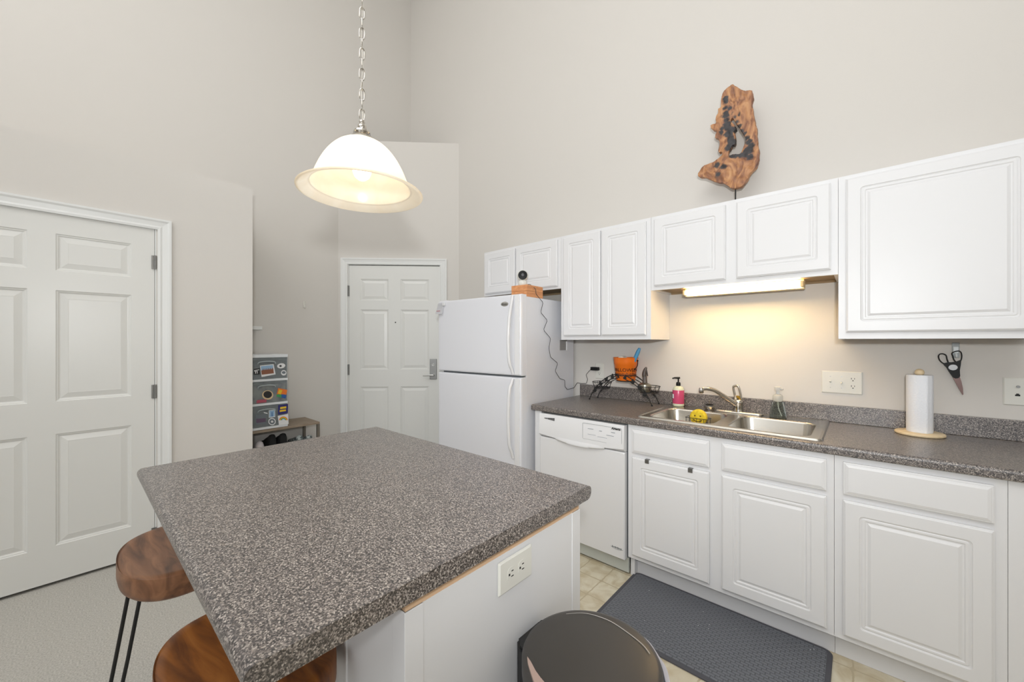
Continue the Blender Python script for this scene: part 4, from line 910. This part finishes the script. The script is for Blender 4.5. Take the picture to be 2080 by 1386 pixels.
# ------------------------------------------------------------------ stools
SZ = .68
def stool(cx, cy, rz, m, label, scale_b=1.0):
    t = thing('bar_stool', label, 'stool', (cx, cy, 0), rz, group='wooden bar stools at the island')
    bm = B(); A, Bb = .215, .143; n = 72
    prof = [(0.0, 0), (.30, 0), (.60, 0), (.84, .002), (.95, .006), (1.0, .0), (1.0, 0), (1.0, 0), (.985, 0), (.955, 0), (.6, 0), (0, 0)]
    rings = []
    for r_, zt_ in ((.02, 'd'), (.25, 'd'), (.5, 'd'), (.72, 'd'), (.86, 'd'), (.94, 'd'), (.975, 'd'), (.995, -.006), (1.0, -.014), (1.0, -.054), (.985, -.066), (.94, -.074), (.86, -.076), (.02, -.076)):
        ring = []
        for i in range(n):
            a = 2*PI*i/n; ca, sa = math.cos(a), math.sin(a); e = 2.35
            x = A*math.copysign(abs(ca)**(2/e), ca)*r_; y = Bb*math.copysign(abs(sa)**(2/e), sa)*r_
            if zt_ == 'd':
                z = -.010*(1-min(1, (x/A)**2*1.15+(y/Bb)**2*.55)) + .004*(y/Bb) + (-.003 if r_ > .97 else 0)
            else: z = zt_
            ring.append(bm.verts.new((x, y, SZ+z)))
        rings.append(ring)
    for a, b in zip(rings, rings[1:]):
        for i in range(n): j = (i+1) % n; bm.faces.new((a[i], a[j], b[j], b[i]))
    bm.faces.new(rings[0]); bm.faces.new(rings[-1])
    part('seat', bm, m, t, world=False, angle=40, smooth=True)
    for tp, bt, off in (((-.115, -.080), (-.160, -.165), (.019, .013)), ((-.025, .095), (-.030, .118), (.024, 0)), ((.130, .068), (.160, .100), (.020, -.012))):
        bm = B(); top = Vector((*tp, SZ-.077)); b_ = Vector((*bt, .006)); off = Vector((*off, 0)); R_ = .0055
        tube(bm, [top-off, top.lerp(b_, .5)-off*.98, b_-off*.85+Vector((0, 0, .02)), b_-off*.35, b_+off*.35, b_+off*.85+Vector((0, 0, .02)), top.lerp(b_, .5)+off*.98, top+off], R_, 8)
        box(bm, top.x-.035, top.x+.035, top.y-.025, top.y+.025, SZ-.0795, SZ-.0760)
        part('leg', bm, M_IRON, t, world=False)
    return t
stool(-1.675, .236, 0.0, M_STOOL, 'brown wooden bar stool with black hairpin legs, nearest the closet door')
stool(-.992, .256, math.radians(8), M_STOOL2, 'orange-brown wooden bar stool tucked under the near corner of the island')

# ------------------------------------------------------------------ trash can
TX, TY, TZ, TR = -.447, .766, .65, .153
tc_ = thing('trash_can', 'black round step trash can beside the island', 'trash can', (TX, TY, 0))
M_CAN = mat('black_can', (30, 30, 31), .42, bump=(300, .05, .001)); M_LID = mat('black_lid', (60, 57, 54), .40, bump=(30, .02, .001))
part('body', lathe(B(), [(0, .0), (.125, 0), (.128, .01), (.138, .3), (.142, .585), (.140, .592), (.12, .592), (.118, .02), (0, .015)], (TX, TY, 0), 56), M_CAN, tc_)
part('lid', lathe(B(), [(0, TZ+.006), (.06, TZ+.0055), (.11, TZ+.0035), (.140, TZ+.0005), (.149, TZ-.003), (.152, TZ-.009), (.152, TZ-.040), (.149, TZ-.046), (.14, TZ-.046), (.138, TZ-.02), (0, TZ-.015)], (TX, TY, 0), 72), M_LID, tc_, 'matte black lid')
bm = B(); hx, hy = -.598, .750
dirv = Vector((-1.0, .02, 0)).normalized(); sd = Vector((-dirv.y, dirv.x, 0))
pts = [(.10, -.075), (.158, -.065), (.178, -.045), (.178, .045), (.158, .065), (.10, .075)]
extrude_poly(bm, pts, lambda a, b, d: Vector((TX, TY, 0))+dirv*a+sd*b+Vector((0, 0, d)), .30, TZ-.028)
bmesh.ops.bevel(bm, geom=bm.edges[:], offset=.006, segments=2, affect='EDGES'); part('hinge_box', bm, M_CAN, tc_)
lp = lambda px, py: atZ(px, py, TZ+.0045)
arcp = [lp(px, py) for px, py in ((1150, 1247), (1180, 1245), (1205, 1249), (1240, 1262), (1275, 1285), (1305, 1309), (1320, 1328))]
bm = tube(B(), [Vector((q.x, q.y, TZ+.0040)) for q in smooth_path(arcp, 4)], [.0004+.0007*min(1, i/14) for i in range(len(smooth_path(arcp, 4)))], 6); part('lid_crease_glint', bm, mat('lid_crease_glint', (170, 166, 160), .3), tc_, 'thin highlight painted along the lid crease')  # pale colour paints the glint along the crease
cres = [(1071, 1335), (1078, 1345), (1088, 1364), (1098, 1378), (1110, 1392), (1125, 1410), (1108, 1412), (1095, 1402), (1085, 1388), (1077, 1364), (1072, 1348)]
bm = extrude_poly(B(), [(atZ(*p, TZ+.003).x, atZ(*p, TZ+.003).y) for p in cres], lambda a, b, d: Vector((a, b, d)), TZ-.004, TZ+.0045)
part('grip_slot_sheen', bm, mat('grip_slot_sheen', (176, 152, 142), .3), tc_, 'crescent grip with its reflection painted pale')  # pinkish reflection in the grip recess, put in as colour
part('pedal', box(B(), TX+.10, TX+.185, TY-.045, TY+.045, .012, .028, .005), M_CAN, tc_)
bm = B(); rows = []; n_ = 40
for i in range(n_+1):
    a = math.radians(-72+150*i/n_); wv = .0012*math.sin(i*.9)+.002*math.sin(i*.35)
    rows.append([bm.verts.new((TX+r_*math.cos(a), TY+r_*math.sin(a), z)) for r_, z in ((.144, .596), (.1535, .600), (.1555+wv, .632), (.166+wv, .628), (.171+wv, .595), (.166-wv, .55), (.162+wv, .50+.02*math.sin(i*.5)))])
for a, b in zip(rows, rows[1:]):
    for k_ in range(6): bm.faces.new((a[k_], b[k_], b[k_+1], a[k_+1]))
bmesh.ops.solidify(bm, geom=bm.faces[:], thickness=.0008)
single('trash_bag', bm, mat('white_bag', (236, 236, 244), .35), 'white bag edge folded over the rim of the trash can', 'trash bag', (TX, TY, .5), smooth=True)

# ------------------------------------------------------------------ floor mat
bm = B(); mx0, mx1, my0, my1 = -.975, -.085, 1.667, 2.186
loops(bm, [(0, 0.0, .035), (.0, .006, .035), (.004, .009, .033), (.020, .009, .02)], mx0, mx1, my0, my1, H, n=6, cap=True)
M_MATB = mat('mat_border', (84, 84, 90), .8)
M_MAT = mat('charcoal_mat', (112, 114, 119), .95, spec=.2); nt = M_MAT.node_tree; tcn = nt.nodes.new('ShaderNodeTexCoord')
mpn = nt.nodes.new('ShaderNodeMapping'); mpn.inputs['Rotation'].default_value = (0, 0, 0); bk_ = nt.nodes.new('ShaderNodeTexBrick')
bk_.inputs['Scale'].default_value = 17; bk_.inputs['Mortar Size'].default_value = .03; bk_.inputs['Mortar Smooth'].default_value = .6; bk_.inputs['Color1'].default_value = (1, 1, 1, 1); bk_.inputs['Color2'].default_value = (.8, .8, .8, 1); bk_.inputs['Mortar'].default_value = (0, 0, 0, 1)
nzn = nt.nodes.new('ShaderNodeTexNoise'); nzn.inputs['Scale'].default_value = 300; mixn = nt.nodes.new('ShaderNodeMath'); mixn.operation = 'ADD'
bpn = nt.nodes.new('ShaderNodeBump'); bpn.inputs['Strength'].default_value = 1; bpn.inputs['Distance'].default_value = .003
nt.links.new(tcn.outputs['Object'], mpn.inputs['Vector']); nt.links.new(mpn.outputs[0], bk_.inputs['Vector']); nt.links.new(tcn.outputs['Object'], nzn.inputs['Vector'])
mcl = nt.nodes.new('ShaderNodeMix'); mcl.data_type = 'RGBA'; mcl.inputs[6].default_value = (*lin((122, 125, 131)), 1); mcl.inputs[7].default_value = (*lin((106, 108, 113)), 1)
nt.links.new(bk_.outputs['Fac'], mcl.inputs[0]); nt.links.new(mcl.outputs[2], nt.nodes['Principled BSDF'].inputs['Base Color'])
nt.links.new(bk_.outputs['Color'], mixn.inputs[0]); nt.links.new(nzn.outputs['Fac'], mixn.inputs[1]); nt.links.new(mixn.outputs[0], bpn.inputs['Height']); nt.links.new(bpn.outputs[0], nt.nodes['Principled BSDF'].inputs['Normal'])
fm = thing('floor_mat', 'charcoal grey rubber-backed mat on the tiles in front of the sink', 'mat', (mx0, my0, 0))
part('border', bm, M_MATB, fm)
bm = B(); loops(bm, [(.017, .006, .02), (.019, .0105, .018), (.024, .0115, .015)], mx0, mx1, my0, my1, H, n=6); part('pile', bm, M_MAT, fm)
random.seed(11)
bm = B()
for _ in range(11):
    x, y = random.uniform(mx0+.06, mx1-.06), random.uniform(my0+.05, my1-.05); L = random.uniform(.002, .006); a = random.random()*3
    tube(bm, [(x, y, .0122), (x+L*math.cos(a), y+L*math.sin(a), .0125)], .0009, 5)
cb = part('lint', bm, M_PAPER, fm, 'tiny white crumbs on the mat'); cb['kind'] = 'stuff'

# ------------------------------------------------------------------ entry corner: bench, drawers, shoes
BZ = .611; bx0, bx1, by0, by1 = -4.03, -3.69, .91, 1.515
bn = thing('shoe_bench', 'grey wooden bench against the left wall under the plastic drawers', 'bench', (bx0, by0, 0))
part('top', box(B(), bx0, bx1, by0, by1, BZ-.020, BZ, .002), M_GREYWOOD, bn)
part('shelf', box(B(), bx0+.02, bx1-.01, by0+.01, by1-.01, .345, .362), M_GREYWOOD, bn)
part('shelf', box(B(), bx0+.02, bx1-.01, by0+.01, by1-.01, .12, .137), M_GREYWOOD, bn)
for x in (bx0, bx1-.022):
    for y in (by0, by1-.022): part('leg', box(B(), x, x+.022, y, y+.022, 0, BZ-.020), M_BENCHMETAL, bn)
part('back_rail', box(B(), bx0, bx0+.01, by0+.022, by1-.022, BZ-.05, BZ-.02), M_BENCHMETAL, bn)
# plastic drawer tower
M_FROST = mat('clear_drawer', (150, 158, 160), .15, Alpha=.45); M_TOWER = mat('tower_white', (232, 236, 238), .35)
tw0, tw1, tX = .905, 1.252, -3.70
dt = thing('drawer_tower', 'white plastic tower of three clear drawers covered in stickers, on the bench', 'drawers', (-3.88, 1.08, BZ))
zs = [BZ+.001, BZ+.022, BZ+.200, BZ+.220, BZ+.400, BZ+.420, BZ+.598, BZ+.624]
bm = B()
for z0, z1 in ((zs[0], zs[1]), (zs[2], zs[3]), (zs[4], zs[5]), (zs[6], zs[7])): box(bm, tX-.33, tX, tw0, tw1, z0, z1, .003)
for y in (tw0, tw1-.004): box(bm, tX-.33, tX-.012, y, y+.004, zs[0], zs[7])
box(bm, tX-.332, tX-.328, tw0, tw1, zs[0], zs[7]); part('frame', bm, M_TOWER, dt)
gF = FR_LEFT(tX)
def st_px(a, b): q = atX(500+a*.17316, 690+b*.17316, tX+.003); return (q.y, q.z)
def sticker(parent, pts, m, d=.004, th=.0006, lab=None):
    bm = extrude_poly(B(), [st_px(*p) for p in pts], lambda u, v, e: gF(u, v, e), d, d+th); return part('sticker', bm, m, parent, lab)
def ell(cx, cy, rx, ry, n=20, rot=0): return [(cx+rx*math.cos(2*PI*i/n)*math.cos(rot)-ry*math.sin(2*PI*i/n)*math.sin(rot), cy+rx*math.cos(2*PI*i/n)*math.sin(rot)+ry*math.sin(2*PI*i/n)*math.cos(rot)) for i in range(n)]
SW = mat('sticker_white', (232, 232, 232), .4); SK = mat('sticker_black', (28, 28, 30), .4); SN = mat('sticker_navy', (42, 40, 110), .4); SY = mat('sticker_yellow', (236, 196, 40), .4)
SO = mat('sticker_orange', (232, 120, 40), .4); SG = mat('sticker_green', (60, 150, 90), .4); SB = mat('sticker_blue', (40, 90, 160), .4); SS = mat('sticker_sky', (150, 185, 215), .4); SR = mat('sticker_rust', (140, 90, 66), .4); SGR = mat('sticker_grey', (110, 118, 124), .4)
drs = []
for i in range(3):
    z0, z1 = zs[1+2*i]+.001, zs[2+2*i]-.001
    bm = B(); box(bm, tX-.005, tX+.002, tw0+.006, tw1-.006, z0, z1, .001); dr = part('drawer', bm, M_FROST, dt, 'clear smoky drawer front'); drs.append(dr)
    bm = B(); box(bm, tX-.31, tX-.02, tw0+.01, tw1-.012, z0, z1-.03); part('contents', bm, (mat('dark_clothes', (66, 70, 76), .9), ramp_mat('mixed_clothes', 'noise', 14, [(0.42, (70, 66, 70)), (0.5, (186, 172, 150)), (0.6, (214, 204, 186))], .9), mat('dark_clothes_2', (60, 66, 74), .9))[i], dr, 'dark folded clothes' if i != 1 else 'beige and dark clothes')
    bm = B(); zc = z1-.035; yc_ = (tw0+tw1)/2+.01
    tube(bm, smooth_path([(tX+.003, yc_-.065, zc-.016), (tX+.012, yc_-.055, zc), (tX+.014, yc_, zc+.006), (tX+.012, yc_+.055, zc), (tX+.003, yc_+.065, zc-.016)], 4), .0045, 8); part('pull', bm, mat('pull_grey', (176, 184, 186), .3), dr)
T3, T2, T1 = drs[2], drs[1], drs[0]
sticker(T3, [(90, 345), (158, 338), (160, 408), (90, 412)], SK); sticker(T3, [(93, 360), (152, 350), (153, 358), (93, 366)], SW, .0048)
part('sticker', text_bm('TI', .028, Matrix.Translation((tX+.0052, st_px(96, 405)[0], st_px(96, 398)[1])) @ M_FACE_PX, bold=.0012), SW, T3, 'white letters on the black sticker')
sticker(T3, [(160, 305), (322, 288), (345, 408), (180, 440)], SW); sticker(T3, [(172, 314), (312, 298), (318, 345), (176, 362)], SS, .0048); sticker(T3, [(176, 362), (318, 345), (325, 395), (182, 412)], SR, .0048)
for k_ in range(6): sticker(T3, [(188+k_*22, 372-k_*3), (198+k_*22, 335-k_*2), (208+k_*22, 370-k_*3)], SR, .0056)
sticker(T3, ell(410, 308, 48, 30, rot=-.15), SW); sticker(T3, ell(402, 310, 14, 12), SK, .0048); sticker(T3, ell(440, 390, 32, 32), SW); sticker(T3, ell(440, 386, 22, 16), SGR, .0048)
sticker(T2, ell(252, 650, 66, 56), mat('sticker_tan', (214, 190, 150), .5)); sticker(T2, ell(252, 645, 50, 42), SK, .0048); sticker(T2, [(375, 568), (482, 590), (462, 692), (352, 668)], SO); sticker(T2, [(360, 640), (470, 648), (462, 692), (352, 668)], SG, .0048)
sticker(T2, [(415, 640), (470, 648), (462, 692), (410, 680)], SB, .0052); sticker(T2, [(385, 585), (425, 595), (405, 640), (372, 632)], SY, .0052); sticker(T2, [(125, 710), (240, 700), (235, 735), (120, 748)], mat('pink_cloth', (176, 84, 100), .8), .0046)
sticker(T1, [(376, 770), (490, 755), (488, 862), (372, 882)], SN); sticker(T1, [(398, 792), (470, 782), (470, 806), (398, 816)], SY, .0048); sticker(T1, [(392, 828), (466, 818), (466, 838), (392, 850)], SY, .0048)
sticker(T1, [(370, 895), (492, 872), (498, 990), (384, 1008)], SW)
for j, (rr, m_) in enumerate(((50, SO), (40, SY), (31, SG), (22, SS))): sticker(T1, [(436+rr*math.cos(a), 945-rr*.85*math.sin(a)) for a in [PI*i/12 for i in range(13)]], m_, .0048+.0007*j)
sticker(T1, [(436+13*math.cos(a), 945-11*math.sin(a)) for a in [PI*i/12 for i in range(13)]], SW, .0078)
sticker(T1, [(265, 828), (338, 820), (340, 908), (265, 918)], SW); sticker(T1, [(272, 836), (331, 828), (333, 900), (272, 909)], SS, .0048); sticker(T1, [(298, 850), (306, 849), (308, 900), (298, 901)], SB, .0056)
sticker(T1, ell(303, 962, 44, 42), SW); sticker(T1, ell(303, 962, 34, 32), SGR, .0048); sticker(T1, ell(303, 962, 14, 13), SW, .0056); sticker(T1, [(205, 850), (250, 860), (252, 872), (207, 862)], SW)
sticker(T1, [(110, 880), (236, 868), (236, 985), (112, 1000)], SGR); sticker(T1, [(116, 930), (228, 922), (228, 965), (118, 980)], mat('sticker_plum', (96, 78, 100), .5), .0048)
# shoes on the bench shelf
def shoe(name, label, px0, px1, ptop, xh, m, sole=False, grp=None):
    c = atX((px0+px1)/2, ptop, xh); w_ = abs(atX(px1, ptop, xh).y-atX(px0, ptop, xh).y)/2; h_ = max(.05, c.z-.363); L = .27
    o_ = thing(name, label, 'shoe', (xh, c.y, .362), group=grp)
    bm = B(); rings = []; n = 16
    for i in range(13):
        t = i/12; x = xh-L*t; ht = h_*(1-.45*min(1, t*1.3)) if t > .1 else h_*(.86+.14*t/.1); wd = w_*(.86+.14*math.sin(PI*min(1, t*1.4))) * (1 if t < .85 else math.sqrt(max(.05, 1-((t-.85)/.16)**2)))
        if t < .06: wd *= .8
        if t > .9: ht *= .75
        rings.append([bm.verts.new((x, c.y+wd*math.copysign(abs(math.cos(a))**.6, math.cos(a)), .3635+ht*(.5+.5*math.copysign(abs(math.sin(a))**.7, math.sin(a))))) for a in [2*PI*k_/n for k_ in range(n)]])
    for a, b in zip(rings, rings[1:]):
        for k_ in range(n): j = (k_+1) % n; bm.faces.new((a[k_], a[j], b[j], b[k_]))
    bm.faces.new(rings[0]); bm.faces.new(rings[-1]); part('upper', bm, m, o_, angle=60, smooth=True)
    bm = B(); pts = []
    for i in range(24):
        a = 2*PI*i/24; pts.append((xh-L/2+(L/2+.004)*math.cos(a), c.y+(w_+.002)*math.sin(a)))
    extrude_poly(bm, pts, lambda u, v, d: Vector((u, v, d)), .3622, .378); part('sole', bm, mat('sole', (40, 40, 40), .8) if not sole else mat('sole_pale', (170, 176, 176), .7), o_)
    return o_
M_SHOEB = mat('black_suede', (22, 22, 23), .85)
shoe('shoe', 'left one of the pair of black shoes on the bench shelf', 544, 564, 882, -3.72, M_SHOEB, grp='black shoes on the bench shelf')
shoe('shoe', 'right one of the pair of black shoes on the bench shelf', 566, 586, 880, -3.72, M_SHOEB, grp='black shoes on the bench shelf')
M_SHOEG = ramp_mat('grey_trainer', 'noise', 40, [(.45, (90, 98, 98)), (.55, (170, 178, 176))], .8)
shoe('trainer', 'grey patterned trainer at the right end of the bench shelf, left one', 602, 619, 884, -3.715, M_SHOEG, True, 'grey trainers on the bench shelf')
shoe('trainer', 'grey patterned trainer at the right end of the bench shelf, right one', 621, 638, 884, -3.715, M_SHOEG, True, 'grey trainers on the bench shelf')
c = atX(527, 896, -3.76)
wb = thing('white_bottle', 'small white rounded bottle beside the black shoes on the bench shelf', 'bottle', (-3.76, c.y, .362))
part('body', lathe(B(), [(0, 0), (.026, 0), (.03, .01), (.032, c.z-.362-.04), (.024, c.z-.362-.014), (.012, c.z-.362-.004), (0, c.z-.362)], (-3.76, c.y, .3625), 20), mat('soft_white', (214, 208, 210), .5), wb)
# wall hook and small shelf on the left wall
q = atX(618, 620, XA)
wh = thing('wall_hook', 'small white adhesive hook on the beige wall left of the entry door', 'hook', (XA, q.y, q.z))
part('backing', box(B(), XA+.0003, XA+.006, q.y-.011, q.y+.011, q.z-.030, q.z+.040, .003), M_PLASTIC, wh)
part('hook', tube(B(), smooth_path([(XA+.006, q.y, q.z+.005), (XA+.010, q.y, q.z-.020), (XA+.020, q.y, q.z-.030), (XA+.028, q.y, q.z-.018)], 4), .005, 8), M_PLASTIC, wh)
s1 = atX(533, 667, XA+.10)
single('wall_shelf', box(B(), XA+.0005, XA+.10, .892, s1.y, 1.447, 1.479, .003), M_TRIM, 'white floating shelf end showing past the closet corner', 'shelf', (XA+.05, 1.0, 1.447))
